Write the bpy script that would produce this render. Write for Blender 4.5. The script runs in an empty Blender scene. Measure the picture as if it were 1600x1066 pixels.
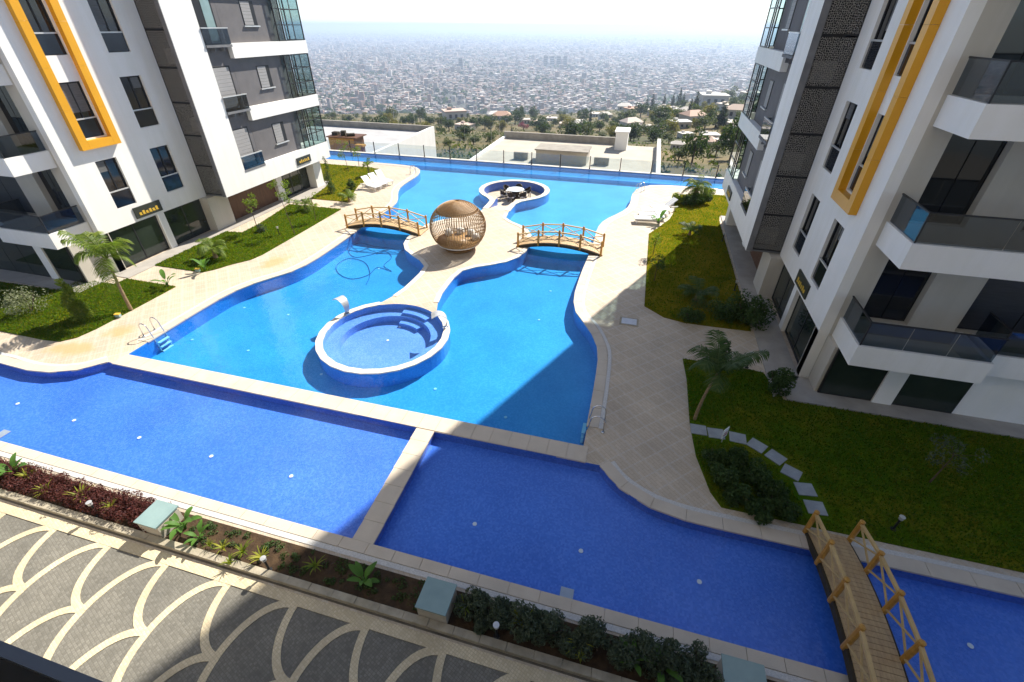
import bpy, math, random
import numpy as np
from mathutils import Vector, Matrix
from mathutils.geometry import tessellate_polygon

R = math.radians
scene = bpy.context.scene
col = scene.collection

# ------------------------------------------------------------------ camera
PITCH, ROLL, YAW = R(34.6), R(0.3), R(15.0)
fw = Vector((-math.sin(YAW) * math.cos(PITCH), math.cos(YAW) * math.cos(PITCH), -math.sin(PITCH)))
rt = Vector((math.cos(YAW), math.sin(YAW), 0))
up = rt.cross(fw)
rt2 = rt * math.cos(ROLL) + up * math.sin(ROLL)
up2 = up * math.cos(ROLL) - rt * math.sin(ROLL)
cam_d = bpy.data.cameras.new('camera')
cam_d.sensor_width = 36.0
cam_d.lens = 716.0 / 1600.0 * 36.0
cam_d.clip_start = 0.05
cam_d.clip_end = 80000
cam = bpy.data.objects.new('camera', cam_d)
m4 = Matrix.Identity(4)
for i in range(3):
    m4[i][0], m4[i][1], m4[i][2] = rt2[i], up2[i], -fw[i]
m4[2][3] = 11.0
cam.matrix_world = m4
col.objects.link(cam)
scene.camera = cam

# ------------------------------------------------------------------ sky, sun, exposure
SUN_AZ, SUN_EL = R(23.0), R(43.0)          # azimuth clockwise from +Y
world = bpy.data.worlds.new('World')
scene.world = world
world.use_nodes = True
wn = world.node_tree
wn.nodes.clear()
sky = wn.nodes.new('ShaderNodeTexSky')
sky.sky_type = 'NISHITA'
sky.sun_disc = False
sky.sun_elevation = SUN_EL
sky.sun_rotation = SUN_AZ
sky.altitude = 300
sky.air_density = 0.6
sky.dust_density = 0.3
sky.ozone_density = 1.0
bg = wn.nodes.new('ShaderNodeBackground')
bg.inputs['Strength'].default_value = 0.095
wo = wn.nodes.new('ShaderNodeOutputWorld')
wn.links.new(sky.outputs[0], bg.inputs[0])
wn.links.new(bg.outputs[0], wo.inputs[0])
sun_d = bpy.data.lights.new('sun', 'SUN')
sun_d.energy = 5.0
sun_d.angle = R(0.53)
sun_d.color = (1.0, 0.94, 0.84)
sun = bpy.data.objects.new('sun', sun_d)
sdir = Vector((math.sin(SUN_AZ) * math.cos(SUN_EL), math.cos(SUN_AZ) * math.cos(SUN_EL), math.sin(SUN_EL)))
sun.rotation_euler = sdir.to_track_quat('Z', 'Y').to_euler()
sun.location = sdir * 60
col.objects.link(sun)
vs = scene.view_settings
vs.view_transform = 'Standard'
vs.look = 'None'
vs.exposure = 1.0
vs.gamma = 1.0
vs.use_curve_mapping = False
cy = scene.cycles
cy.use_denoising = True
cy.max_bounces = 8
cy.transparent_max_bounces = 24
cy.volume_bounces = 1
cy.caustics_reflective = False
cy.caustics_refractive = False
cy.sample_clamp_indirect = 6.0

# ------------------------------------------------------------------ materials
MATS = {}


def new_mat(name):
    m = bpy.data.materials.new(name)
    m.use_nodes = True
    nt = m.node_tree
    nt.nodes.clear()
    out = nt.nodes.new('ShaderNodeOutputMaterial')
    MATS[name] = m
    return m, nt, out


def nd(nt, t, **kw):
    n = nt.nodes.new(t)
    for k, v in kw.items():
        if k.startswith('i_'):
            n.inputs[k[2:].replace('_', ' ')].default_value = v
        else:
            setattr(n, k, v)
    return n


def rgba(c):
    return (c[0], c[1], c[2], 1.0)


def ramp(nt, stops):
    r = nt.nodes.new('ShaderNodeValToRGB')
    e = r.color_ramp.elements
    while len(e) < len(stops):
        e.new(0.5)
    for el, (p, c) in zip(e, stops):
        el.position = p
        el.color = rgba(c)
    return r


def pos(nt, scale=(1, 1, 1), rotz=0.0):
    g = nt.nodes.new('ShaderNodeNewGeometry')
    mp = nt.nodes.new('ShaderNodeMapping')
    mp.inputs['Scale'].default_value = scale
    mp.inputs['Rotation'].default_value = (0, 0, rotz)
    nt.links.new(g.outputs['Position'], mp.inputs['Vector'])
    return mp.outputs[0]


def mixc(nt, fac, a, b, mode='MIX'):
    n = nt.nodes.new('ShaderNodeMix')
    n.data_type = 'RGBA'
    n.blend_type = mode
    for inp, v in ((n.inputs['Factor'], fac), (n.inputs['A'] if False else n.inputs[6], a), (n.inputs[7], b)):
        if isinstance(v, (int, float)):
            inp.default_value = v
        elif isinstance(v, (tuple, list)):
            inp.default_value = rgba(v)
        else:
            nt.links.new(v, inp)
    return n.outputs[2]


def surf(name, c1, c2=None, scale=3.0, rough=0.6, bump=0.0, bscale=40.0, metal=0.0, spec=0.3, stretch=(1, 1, 1), detail=6.0):
    """plain surface: two colours mixed by noise, second finer noise for bump"""
    m, nt, out = new_mat(name)
    p = nd(nt, 'ShaderNodeBsdfPrincipled')
    p.inputs['Roughness'].default_value = rough
    p.inputs['Metallic'].default_value = metal
    p.inputs['Specular IOR Level'].default_value = spec
    v = pos(nt, stretch)
    if c2 is None:
        c2 = tuple(x * 0.8 for x in c1)
    n1 = nd(nt, 'ShaderNodeTexNoise', i_Scale=scale, i_Detail=detail, i_Roughness=0.6)
    nt.links.new(v, n1.inputs['Vector'])
    rp = ramp(nt, [(0.3, c2), (0.7, c1)])
    nt.links.new(n1.outputs[0], rp.inputs[0])
    nt.links.new(rp.outputs[0], p.inputs['Base Color'])
    if bump:
        n2 = nd(nt, 'ShaderNodeTexNoise', i_Scale=bscale, i_Detail=4.0)
        nt.links.new(v, n2.inputs['Vector'])
        b = nd(nt, 'ShaderNodeBump', i_Strength=bump, i_Distance=0.02)
        nt.links.new(n2.outputs[0], b.inputs['Height'])
        nt.links.new(b.outputs[0], p.inputs['Normal'])
    nt.links.new(p.outputs[0], out.inputs[0])
    return m


def leafmat(name, cols, trans=0.35, spread=1.0):
    m, nt, out = new_mat(name)
    g = nd(nt, 'ShaderNodeNewGeometry')
    rp = ramp(nt, [(i / max(1, len(cols) - 1), c) for i, c in enumerate(cols)])
    nt.links.new(g.outputs['Random Per Island'], rp.inputs[0])
    d = nd(nt, 'ShaderNodeBsdfPrincipled')
    d.inputs['Roughness'].default_value = 0.55
    d.inputs['Specular IOR Level'].default_value = 0.25
    t = nd(nt, 'ShaderNodeBsdfTranslucent')
    mx = nd(nt, 'ShaderNodeMixShader')
    mx.inputs[0].default_value = trans
    nt.links.new(rp.outputs[0], d.inputs['Base Color'])
    br = mixc(nt, 1.0, rp.outputs[0], (1.5, 1.6, 0.8), 'MULTIPLY')
    nt.links.new(br, t.inputs[0])
    nt.links.new(d.outputs[0], mx.inputs[1])
    nt.links.new(t.outputs[0], mx.inputs[2])
    nt.links.new(mx.outputs[0], out.inputs[0])
    return m


def islandmat(name, cols, rough=0.8):
    m, nt, out = new_mat(name)
    g = nd(nt, 'ShaderNodeNewGeometry')
    rp = ramp(nt, [(i / max(1, len(cols) - 1), c) for i, c in enumerate(cols)])
    rp.color_ramp.interpolation = 'CONSTANT'
    nt.links.new(g.outputs['Random Per Island'], rp.inputs[0])
    p = nd(nt, 'ShaderNodeBsdfPrincipled')
    p.inputs['Roughness'].default_value = rough
    nt.links.new(rp.outputs[0], p.inputs['Base Color'])
    nt.links.new(p.outputs[0], out.inputs[0])
    return m


def objmat(name, cols, rough=0.8, noise=0.15):
    m, nt, out = new_mat(name)
    g = nd(nt, 'ShaderNodeObjectInfo')
    rp = ramp(nt, [(i / max(1, len(cols) - 1), c) for i, c in enumerate(cols)])
    nt.links.new(g.outputs['Random'], rp.inputs[0])
    p = nd(nt, 'ShaderNodeBsdfPrincipled')
    p.inputs['Roughness'].default_value = rough
    n1 = nd(nt, 'ShaderNodeTexNoise', i_Scale=6.0, i_Detail=5.0)
    nt.links.new(pos(nt), n1.inputs['Vector'])
    c = mixc(nt, noise, rp.outputs[0], n1.outputs[0], 'OVERLAY')
    nt.links.new(c, p.inputs['Base Color'])
    nt.links.new(p.outputs[0], out.inputs[0])
    return m


def glassmat(name, tint, gloss_rough=0.02, ior=1.45, gcol=(1, 1, 1)):
    m, nt, out = new_mat(name)
    t = nd(nt, 'ShaderNodeBsdfTransparent')
    t.inputs[0].default_value = rgba(tint)
    g = nd(nt, 'ShaderNodeBsdfGlossy')
    g.inputs['Roughness'].default_value = gloss_rough
    g.inputs['Color'].default_value = rgba(gcol)
    f = nd(nt, 'ShaderNodeLayerWeight')
    f.inputs['Blend'].default_value = 0.5
    pw = nd(nt, 'ShaderNodeMath', operation='POWER')
    pw.inputs[1].default_value = 5.0
    nt.links.new(f.outputs['Facing'], pw.inputs[0])
    f0 = ((ior - 1) / (ior + 1)) ** 2
    ma = nd(nt, 'ShaderNodeMath', operation='MULTIPLY_ADD')
    ma.inputs[1].default_value = 1 - f0
    ma.inputs[2].default_value = f0
    nt.links.new(pw.outputs[0], ma.inputs[0])
    mx = nd(nt, 'ShaderNodeMixShader')
    nt.links.new(ma.outputs[0], mx.inputs[0])
    nt.links.new(t.outputs[0], mx.inputs[1])
    nt.links.new(g.outputs[0], mx.inputs[2])
    nt.links.new(mx.outputs[0], out.inputs[0])
    return m, nt, g, t


def watermat(name, tint, ripple):
    m, nt, g, t = glassmat(name, tint, 0.03, 1.33)
    v = pos(nt)
    n1 = nd(nt, 'ShaderNodeTexNoise', i_Scale=2.2, i_Detail=4.0, i_Roughness=0.55)
    nt.links.new(v, n1.inputs['Vector'])
    b = nd(nt, 'ShaderNodeBump', i_Strength=ripple, i_Distance=0.05)
    nt.links.new(n1.outputs[0], b.inputs['Height'])
    nt.links.new(b.outputs[0], g.inputs['Normal'])
    return m


def mosaicmat(name, c1, c2, c3, cell=0.05):
    """small glass tiles: random tone for each tile, pale grout"""
    m, nt, out = new_mat(name)
    v = pos(nt)
    vor = nd(nt, 'ShaderNodeTexVoronoi', i_Scale=1.0 / cell)
    vor.inputs['Randomness'].default_value = 0.0
    nt.links.new(v, vor.inputs['Vector'])
    wn_ = nd(nt, 'ShaderNodeTexWhiteNoise')
    nt.links.new(vor.outputs['Position'], wn_.inputs['Vector'])
    rp = ramp(nt, [(0.0, c1), (0.5, c2), (1.0, c3)])
    nt.links.new(wn_.outputs['Value'], rp.inputs[0])
    n1 = nd(nt, 'ShaderNodeTexNoise', i_Scale=0.5, i_Detail=5.0)
    nt.links.new(v, n1.inputs['Vector'])
    r2 = ramp(nt, [(0.35, (0.88, 0.9, 0.93)), (0.65, (1.08, 1.07, 1.04))])
    nt.links.new(n1.outputs[0], r2.inputs[0])
    c = mixc(nt, 1.0, rp.outputs[0], r2.outputs[0], 'MULTIPLY')
    p = nd(nt, 'ShaderNodeBsdfPrincipled')
    p.inputs['Roughness'].default_value = 0.35
    nt.links.new(c, p.inputs['Base Color'])
    nt.links.new(p.outputs[0], out.inputs[0])
    return m


def deckmat():
    m, nt, out = new_mat('deck_stone')
    v = pos(nt, (1, 1, 1), R(45))
    bt = nd(nt, 'ShaderNodeTexBrick')
    bt.offset = 0.0
    bt.inputs['Scale'].default_value = 1.0
    bt.inputs['Brick Width'].default_value = 0.52
    bt.inputs['Row Height'].default_value = 0.52
    bt.inputs['Mortar Size'].default_value = 0.028
    bt.inputs['Mortar Smooth'].default_value = 0.2
    bt.inputs['Color1'].default_value = rgba((0.555, 0.465, 0.355))
    bt.inputs['Color2'].default_value = rgba((0.515, 0.428, 0.322))
    bt.inputs['Mortar'].default_value = rgba((0.575, 0.51, 0.42))
    nt.links.new(v, bt.inputs['Vector'])
    b2 = nd(nt, 'ShaderNodeTexBrick')
    b2.offset = 0.5
    b2.inputs['Scale'].default_value = 1.0
    b2.inputs['Brick Width'].default_value = 0.26
    b2.inputs['Row Height'].default_value = 0.104
    b2.inputs['Mortar Size'].default_value = 0.006
    b2.inputs['Color1'].default_value = rgba((1, 1, 1))
    b2.inputs['Color2'].default_value = rgba((0.9, 0.9, 0.9))
    b2.inputs['Mortar'].default_value = rgba((0.77, 0.755, 0.735))
    nt.links.new(v, b2.inputs['Vector'])
    c = mixc(nt, 1.0, bt.outputs['Color'], b2.outputs['Color'], 'MULTIPLY')
    n1 = nd(nt, 'ShaderNodeTexNoise', i_Scale=0.45, i_Detail=7.0)
    nt.links.new(pos(nt), n1.inputs['Vector'])
    r2 = ramp(nt, [(0.3, (0.84, 0.83, 0.82)), (0.7, (1.08, 1.07, 1.05))])
    nt.links.new(n1.outputs[0], r2.inputs[0])
    c = mixc(nt, 1.0, c, r2.outputs[0], 'MULTIPLY')
    # sandy spills left on the paving
    n2 = nd(nt, 'ShaderNodeTexNoise', i_Scale=1.6, i_Detail=6.0)
    nt.links.new(pos(nt), n2.inputs['Vector'])
    for (x, y), rx, ry in (((-20.69, 11.56), 0.85, 0.62), ((-18.99, 19.42), 0.72, 1.2), ((-21.42, 10.02), 1.3, 0.6)):
        mp = nd(nt, 'ShaderNodeMapping')
        mp.vector_type = 'TEXTURE'
        mp.inputs['Location'].default_value = (x, y, 0)
        mp.inputs['Scale'].default_value = (rx, ry, 1)
        gg = nd(nt, 'ShaderNodeNewGeometry')
        nt.links.new(gg.outputs['Position'], mp.inputs['Vector'])
        ln = nd(nt, 'ShaderNodeVectorMath', operation='LENGTH')
        nt.links.new(mp.outputs[0], ln.inputs[0])
        ad = nd(nt, 'ShaderNodeMath', operation='ADD')
        nt.links.new(ln.outputs['Value'], ad.inputs[0])
        sc = nd(nt, 'ShaderNodeMath', operation='MULTIPLY')
        sc.inputs[1].default_value = 1.6
        nt.links.new(n2.outputs[0], sc.inputs[0])
        nt.links.new(sc.outputs[0], ad.inputs[1])
        rr = ramp(nt, [(0.60, (0.75, 0.75, 0.75)), (0.9, (0, 0, 0))])
        hl = nd(nt, 'ShaderNodeMath', operation='MULTIPLY')
        hl.inputs[1].default_value = 0.5
        nt.links.new(ad.outputs[0], hl.inputs[0])
        nt.links.new(hl.outputs[0], rr.inputs[0])
        c = mixc(nt, rr.outputs[0], c, (0.48, 0.31, 0.13))
    p = nd(nt, 'ShaderNodeBsdfPrincipled')
    p.inputs['Roughness'].default_value = 0.7
    nt.links.new(c, p.inputs['Base Color'])
    b = nd(nt, 'ShaderNodeBump', i_Strength=0.4, i_Distance=0.004)
    nt.links.new(b2.outputs['Fac'], b.inputs['Height'])
    b.invert = True
    nt.links.new(b.outputs[0], p.inputs['Normal'])
    nt.links.new(p.outputs[0], out.inputs[0])
    return m


def cobblemat(name, c1, c2, grout, cell):
    m, nt, out = new_mat(name)
    v = pos(nt, (1, 1, 1), R(20))
    vor = nd(nt, 'ShaderNodeTexVoronoi', i_Scale=1.0 / cell)
    vor.inputs['Randomness'].default_value = 0.2
    nt.links.new(v, vor.inputs['Vector'])
    vd = nd(nt, 'ShaderNodeTexVoronoi', i_Scale=1.0 / cell)
    vd.feature = 'DISTANCE_TO_EDGE'
    vd.inputs['Randomness'].default_value = 0.2
    nt.links.new(v, vd.inputs['Vector'])
    w = nd(nt, 'ShaderNodeTexWhiteNoise')
    nt.links.new(vor.outputs['Position'], w.inputs['Vector'])
    rp = ramp(nt, [(0.0, c1), (1.0, c2)])
    nt.links.new(w.outputs['Value'], rp.inputs[0])
    n1 = nd(nt, 'ShaderNodeTexNoise', i_Scale=0.7, i_Detail=6.0)
    nt.links.new(pos(nt), n1.inputs['Vector'])
    r2 = ramp(nt, [(0.3, (0.75, 0.75, 0.74)), (0.7, (1.15, 1.14, 1.1))])
    nt.links.new(n1.outputs[0], r2.inputs[0])
    c = mixc(nt, 1.0, rp.outputs[0], r2.outputs[0], 'MULTIPLY')
    e = ramp(nt, [(0.03, (1, 1, 1)), (0.10, (0, 0, 0))])
    nt.links.new(vd.outputs['Distance'], e.inputs[0])
    c = mixc(nt, e.outputs[0], c, grout)
    p = nd(nt, 'ShaderNodeBsdfPrincipled')
    p.inputs['Roughness'].default_value = 0.8
    nt.links.new(c, p.inputs['Base Color'])
    b = nd(nt, 'ShaderNodeBump', i_Strength=0.6, i_Distance=0.01)
    nt.links.new(vd.outputs['Distance'], b.inputs['Height'])
    nt.links.new(b.outputs[0], p.inputs['Normal'])
    nt.links.new(p.outputs[0], out.inputs[0])
    return m


def latticemat():
    """pierced dark metal sheet: rosettes of rings and petals"""
    m, nt, out = new_mat('lattice_metal')
    g = nd(nt, 'ShaderNodeNewGeometry')
    sp = nd(nt, 'ShaderNodeSeparateXYZ')
    cb = nd(nt, 'ShaderNodeCombineXYZ')
    nt.links.new(g.outputs['Position'], sp.inputs[0])
    nt.links.new(sp.outputs['X'], cb.inputs['X'])
    nt.links.new(sp.outputs['Z'], cb.inputs['Y'])
    v2 = nd(nt, 'ShaderNodeTexVoronoi', i_Scale=2.4)
    v2.voronoi_dimensions = '2D'
    v2.inputs['Randomness'].default_value = 0.12
    nt.links.new(cb.outputs[0], v2.inputs['Vector'])
    ml = nd(nt, 'ShaderNodeMath', operation='MULTIPLY')
    ml.inputs[1].default_value = 30.0
    nt.links.new(v2.outputs['Distance'], ml.inputs[0])
    wv = nd(nt, 'ShaderNodeMath', operation='SINE')
    nt.links.new(ml.outputs[0], wv.inputs[0])
    vo = nd(nt, 'ShaderNodeTexVoronoi', i_Scale=14.0)
    vo.voronoi_dimensions = '2D'
    vo.feature = 'DISTANCE_TO_EDGE'
    vo.inputs['Randomness'].default_value = 0.7
    nt.links.new(cb.outputs[0], vo.inputs['Vector'])
    ad = nd(nt, 'ShaderNodeMath', operation='MULTIPLY_ADD')
    ad.inputs[1].default_value = -0.055
    nt.links.new(wv.outputs[0], ad.inputs[0])
    nt.links.new(vo.outputs['Distance'], ad.inputs[2])
    rp = ramp(nt, [(0.10, (1, 1, 1)), (0.13, (0, 0, 0))])
    nt.links.new(ad.outputs[0], rp.inputs[0])
    p = nd(nt, 'ShaderNodeBsdfPrincipled')
    p.inputs['Base Color'].default_value = rgba((0.27, 0.255, 0.23))
    p.inputs['Metallic'].default_value = 0.2
    p.inputs['Roughness'].default_value = 0.45
    t = nd(nt, 'ShaderNodeBsdfTransparent')
    mx = nd(nt, 'ShaderNodeMixShader')
    nt.links.new(rp.outputs[0], mx.inputs[0])
    nt.links.new(t.outputs[0], mx.inputs[1])
    nt.links.new(p.outputs[0], mx.inputs[2])
    nt.links.new(mx.outputs[0], out.inputs[0])
    return m


def grassmat(name, cols):
    m, nt, out = new_mat(name)
    v = pos(nt)
    n1 = nd(nt, 'ShaderNodeTexNoise', i_Scale=0.55, i_Detail=6.0, i_Roughness=0.65)
    n2 = nd(nt, 'ShaderNodeTexNoise', i_Scale=28.0, i_Detail=4.0)
    nt.links.new(v, n1.inputs['Vector'])
    nt.links.new(v, n2.inputs['Vector'])
    r1 = ramp(nt, [(0.30, cols[0]), (0.50, cols[1]), (0.72, cols[2])])
    nt.links.new(n1.outputs[0], r1.inputs[0])
    r2 = ramp(nt, [(0.3, (0.55, 0.6, 0.5)), (0.7, (1.3, 1.25, 1.2))])
    nt.links.new(n2.outputs[0], r2.inputs[0])
    c = mixc(nt, 1.0, r1.outputs[0], r2.outputs[0], 'MULTIPLY')
    p = nd(nt, 'ShaderNodeBsdfPrincipled')
    p.inputs['Roughness'].default_value = 0.9
    p.inputs['Specular IOR Level'].default_value = 0.0
    nt.links.new(c, p.inputs['Base Color'])
    b = nd(nt, 'ShaderNodeBump', i_Strength=0.8, i_Distance=0.03)
    nt.links.new(n2.outputs[0], b.inputs['Height'])
    nt.links.new(b.outputs[0], p.inputs['Normal'])
    nt.links.new(p.outputs[0], out.inputs[0])
    return m


def wickermat():
    m, nt, out = new_mat('wicker')
    v = pos(nt)
    w = nd(nt, 'ShaderNodeTexNoise', i_Scale=30.0, i_Detail=3.0)
    nt.links.new(v, w.inputs['Vector'])
    rp = ramp(nt, [(0.3, (0.24, 0.125, 0.04)), (0.7, (0.52, 0.32, 0.135))])
    nt.links.new(w.outputs[0], rp.inputs[0])
    p = nd(nt, 'ShaderNodeBsdfPrincipled')
    p.inputs['Roughness'].default_value = 0.5
    nt.links.new(rp.outputs[0], p.inputs['Base Color'])
    nt.links.new(p.outputs[0], out.inputs[0])
    return m


def plaster(name, c1, c2, streak):
    """painted render: broad tone change, fine grain, faint rain streaks"""
    m = surf(name, c1, c2, 0.9, 0.75, 0.15, 60)
    nt = m.node_tree
    p = [n for n in nt.nodes if n.type == 'BSDF_PRINCIPLED'][0]
    src = p.inputs['Base Color'].links[0].from_socket
    n1 = nd(nt, 'ShaderNodeTexNoise', i_Scale=1.0, i_Detail=8.0, i_Roughness=0.7)
    nt.links.new(pos(nt, (2.2, 2.2, 0.16)), n1.inputs['Vector'])
    r1 = ramp(nt, [(0.42, (streak, streak, streak * 0.98)), (0.62, (1, 1, 1))])
    nt.links.new(n1.outputs[0], r1.inputs[0])
    nt.links.new(mixc(nt, 1.0, src, r1.outputs[0], 'MULTIPLY'), p.inputs['Base Color'])
    return m


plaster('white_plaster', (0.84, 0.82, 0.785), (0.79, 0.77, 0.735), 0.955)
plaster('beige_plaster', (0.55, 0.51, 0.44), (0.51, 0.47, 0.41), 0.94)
surf('grey_plaster', (0.155, 0.145, 0.145), (0.125, 0.118, 0.12), 1.5, 0.8, 0.15, 60)
surf('grey_concrete', (0.20, 0.20, 0.205), (0.13, 0.13, 0.135), 2.2, 0.8, 0.2, 30)
surf('amber_panel', (0.72, 0.345, 0.010), (0.66, 0.31, 0.009), 1.0, 0.35, 0.0, spec=0.5)
surf('dark_frame', (0.022, 0.022, 0.024), None, 4, 0.4)
surf('light_metal', (0.62, 0.62, 0.60), (0.5, 0.5, 0.5), 6, 0.35, metal=0.4)
surf('blind', (0.14, 0.14, 0.14), (0.09, 0.09, 0.09), 2, 0.6, stretch=(1, 1, 14))
surf('shutter', (0.33, 0.32, 0.31), (0.27, 0.26, 0.255), 2, 0.6, stretch=(1, 1, 14))
surf('dark_shutter', (0.05, 0.05, 0.055), (0.035, 0.035, 0.04), 2, 0.5, stretch=(1, 1, 14))
surf('wood_cladding', (0.16, 0.075, 0.035), (0.10, 0.045, 0.02), 2.0, 0.5, 0.3, 20, stretch=(8, 8, 0.8))
surf('coping_stone', (0.585, 0.51, 0.41), (0.505, 0.435, 0.345), 1.5, 0.6, 0.2, 40, stretch=(1, 1, 1))
surf('pale_coping', (0.70, 0.64, 0.55), (0.60, 0.54, 0.45), 2.0, 0.6, 0.2, 40)
surf('white_grating', (0.66, 0.64, 0.60), (0.42, 0.41, 0.39), 40.0, 0.5)
surf('soil', (0.075, 0.045, 0.022), (0.030, 0.018, 0.010), 6.0, 0.95, 0.9, 18)
surf('kerb_stone', (0.42, 0.37, 0.28), (0.26, 0.23, 0.17), 3.5, 0.8, 0.4, 30)
surf('path_tile', (0.40, 0.37, 0.33), (0.30, 0.28, 0.25), 1.4, 0.7, 0.2, 40)
surf('slate', (0.34, 0.37, 0.39), (0.24, 0.26, 0.28), 3.0, 0.5, 0.3, 20)
surf('white_plastic', (0.86, 0.86, 0.85), (0.8, 0.8, 0.79), 6.0, 0.35)
surf('steel', (0.72, 0.73, 0.74), (0.6, 0.6, 0.6), 8.0, 0.18, metal=1.0)
surf('golden_wood', (0.54, 0.29, 0.06), (0.38, 0.185, 0.035), 3.0, 0.45, 0.2, 30, stretch=(3, 3, 3))
surf('pale_wood', (0.62, 0.43, 0.19), (0.47, 0.31, 0.13), 3.0, 0.5, 0.2, 30)
surf('plank_wood', (0.55, 0.385, 0.20), (0.38, 0.25, 0.13), 2.6, 0.6, 0.3, 24, stretch=(6, 1, 1))
surf('under_wood', (0.05, 0.04, 0.025), None, 3.0, 0.8)
surf('trunk', (0.30, 0.215, 0.12), (0.16, 0.11, 0.06), 9.0, 0.9, 0.7, 20, stretch=(1, 1, 5))
surf('bark', (0.12, 0.085, 0.055), (0.06, 0.04, 0.03), 6.0, 0.9, 0.7, 20)
surf('cable', (0.03, 0.14, 0.34), None, 3.0, 0.5)
surf('stone_block', (0.50, 0.46, 0.38), (0.38, 0.34, 0.28), 3.0, 0.8, 0.3, 30)
surf('frosted_top', (0.25, 0.35, 0.34), (0.20, 0.29, 0.285), 2.0, 0.25, spec=0.6)
surf('cushion', (0.72, 0.69, 0.63), (0.6, 0.57, 0.52), 3.0, 0.8)
surf('table_top', (0.70, 0.74, 0.75), (0.6, 0.65, 0.66), 2.0, 0.15)
surf('rattan', (0.045, 0.032, 0.022), (0.02, 0.015, 0.01), 20.0, 0.6)
surf('roof_membrane', (0.46, 0.455, 0.45), (0.36, 0.355, 0.355), 0.5, 0.8, 0.1, 10)
surf('roof_gravel', (0.50, 0.455, 0.375), (0.40, 0.36, 0.295), 0.6, 0.9, 0.3, 10)
surf('raw_concrete', (0.36, 0.33, 0.28), (0.24, 0.22, 0.19), 1.2, 0.9, 0.3, 12)
surf('dry_hill', (0.20, 0.135, 0.055), (0.045, 0.058, 0.018), 0.03, 0.95, 0.4, 0.6, detail=10)
surf('city_ground', (0.10, 0.09, 0.085), (0.050, 0.058, 0.045), 0.006, 0.95, detail=12)
surf('kerb_joint', (0.16, 0.14, 0.11), (0.09, 0.08, 0.06), 4.0, 0.9)
surf('asphalt', (0.06, 0.06, 0.06), None, 1.0, 0.9)
surf('navy_glass', (0.006, 0.012, 0.022), None, 2.0, 0.08, spec=0.5)
surf('rail_panel', (0.006, 0.014, 0.026), None, 2.0, 0.25, spec=0.15)
surf('rail_cap', (0.10, 0.115, 0.14), None, 2.0, 0.3, spec=0.4)
surf('black_glass', (0.012, 0.013, 0.015), (0.007, 0.008, 0.01), 0.8, 0.06, spec=0.6)
surf('shop_glass', (0.030, 0.040, 0.032), (0.012, 0.018, 0.015), 0.5, 0.05, spec=0.6)
surf('sign_green', (0.035, 0.04, 0.03), None, 2.0, 0.4)
surf('sign_gold', (0.65, 0.42, 0.05), None, 2.0, 0.4)
surf('red_metal', (0.4, 0.03, 0.02), None, 2.0, 0.4)
surf('cover_plate', (0.55, 0.55, 0.55), (0.45, 0.45, 0.45), 3.0, 0.4, metal=0.3)
objmat('house_wall', [(0.62, 0.58, 0.50), (0.55, 0.48, 0.38), (0.66, 0.64, 0.60), (0.48, 0.42, 0.36)])
objmat('house_roof', [(0.72, 0.67, 0.58), (0.62, 0.52, 0.41), (0.45, 0.25, 0.16), (0.70, 0.67, 0.60), (0.52, 0.46, 0.40), (0.74, 0.70, 0.62)])
objmat('block_wall', [(0.42, 0.38, 0.35), (0.26, 0.23, 0.22), (0.58, 0.55, 0.52), (0.20, 0.19, 0.20), (0.36, 0.28, 0.24)])
objmat('block_roof', [(0.26, 0.115, 0.075), (0.20, 0.18, 0.17), (0.36, 0.32, 0.29), (0.20, 0.10, 0.075), (0.28, 0.25, 0.23)])
islandmat('city_roofs', [(0.34, 0.20, 0.14), (0.22, 0.20, 0.19), (0.46, 0.41, 0.36), (0.27, 0.14, 0.10), (0.36, 0.33, 0.30), (0.16, 0.15, 0.15), (0.60, 0.55, 0.50), (0.30, 0.21, 0.17), (0.25, 0.23, 0.22), (0.40, 0.28, 0.21)])
islandmat('city_walls', [(0.72, 0.65, 0.57), (0.46, 0.37, 0.30), (0.32, 0.24, 0.20), (0.62, 0.54, 0.47), (0.24, 0.19, 0.17), (0.40, 0.27, 0.20), (0.20, 0.18, 0.18), (0.48, 0.40, 0.33), (0.33, 0.20, 0.15), (0.28, 0.235, 0.225), (0.38, 0.32, 0.28)])
glassmat('rail_glass', (0.46, 0.51, 0.56), 0.02, 1.5)
glassmat('clear_glass', (0.72, 0.80, 0.80), 0.02, 1.5)
glassmat('fence_glass', (0.86, 0.90, 0.91), 0.02, 1.45)
watermat('deep_water', (0.46, 0.79, 0.94), 0.40)
watermat('shallow_water', (0.84, 0.91, 0.97), 0.35)
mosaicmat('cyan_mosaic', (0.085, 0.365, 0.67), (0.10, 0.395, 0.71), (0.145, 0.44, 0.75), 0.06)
mosaicmat('sky_sheen_mosaic', (0.24, 0.52, 0.70), (0.27, 0.55, 0.73), (0.33, 0.59, 0.75), 0.06)  # far basin tiles paler: the sky's reflection is put into their colour
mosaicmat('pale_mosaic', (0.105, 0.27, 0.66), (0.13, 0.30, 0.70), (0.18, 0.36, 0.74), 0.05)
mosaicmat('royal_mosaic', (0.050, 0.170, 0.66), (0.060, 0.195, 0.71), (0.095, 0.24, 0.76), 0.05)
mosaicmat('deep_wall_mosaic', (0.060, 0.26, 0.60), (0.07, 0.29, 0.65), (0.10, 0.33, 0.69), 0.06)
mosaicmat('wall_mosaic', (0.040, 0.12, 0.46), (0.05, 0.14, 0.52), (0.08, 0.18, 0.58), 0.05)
deckmat()
cobblemat('grey_cobble', (0.14, 0.132, 0.112), (0.20, 0.19, 0.165), (0.115, 0.108, 0.09), 0.062)
cobblemat('cream_cobble', (0.56, 0.47, 0.31), (0.66, 0.57, 0.40), (0.44, 0.365, 0.25), 0.06)
latticemat()
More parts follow.
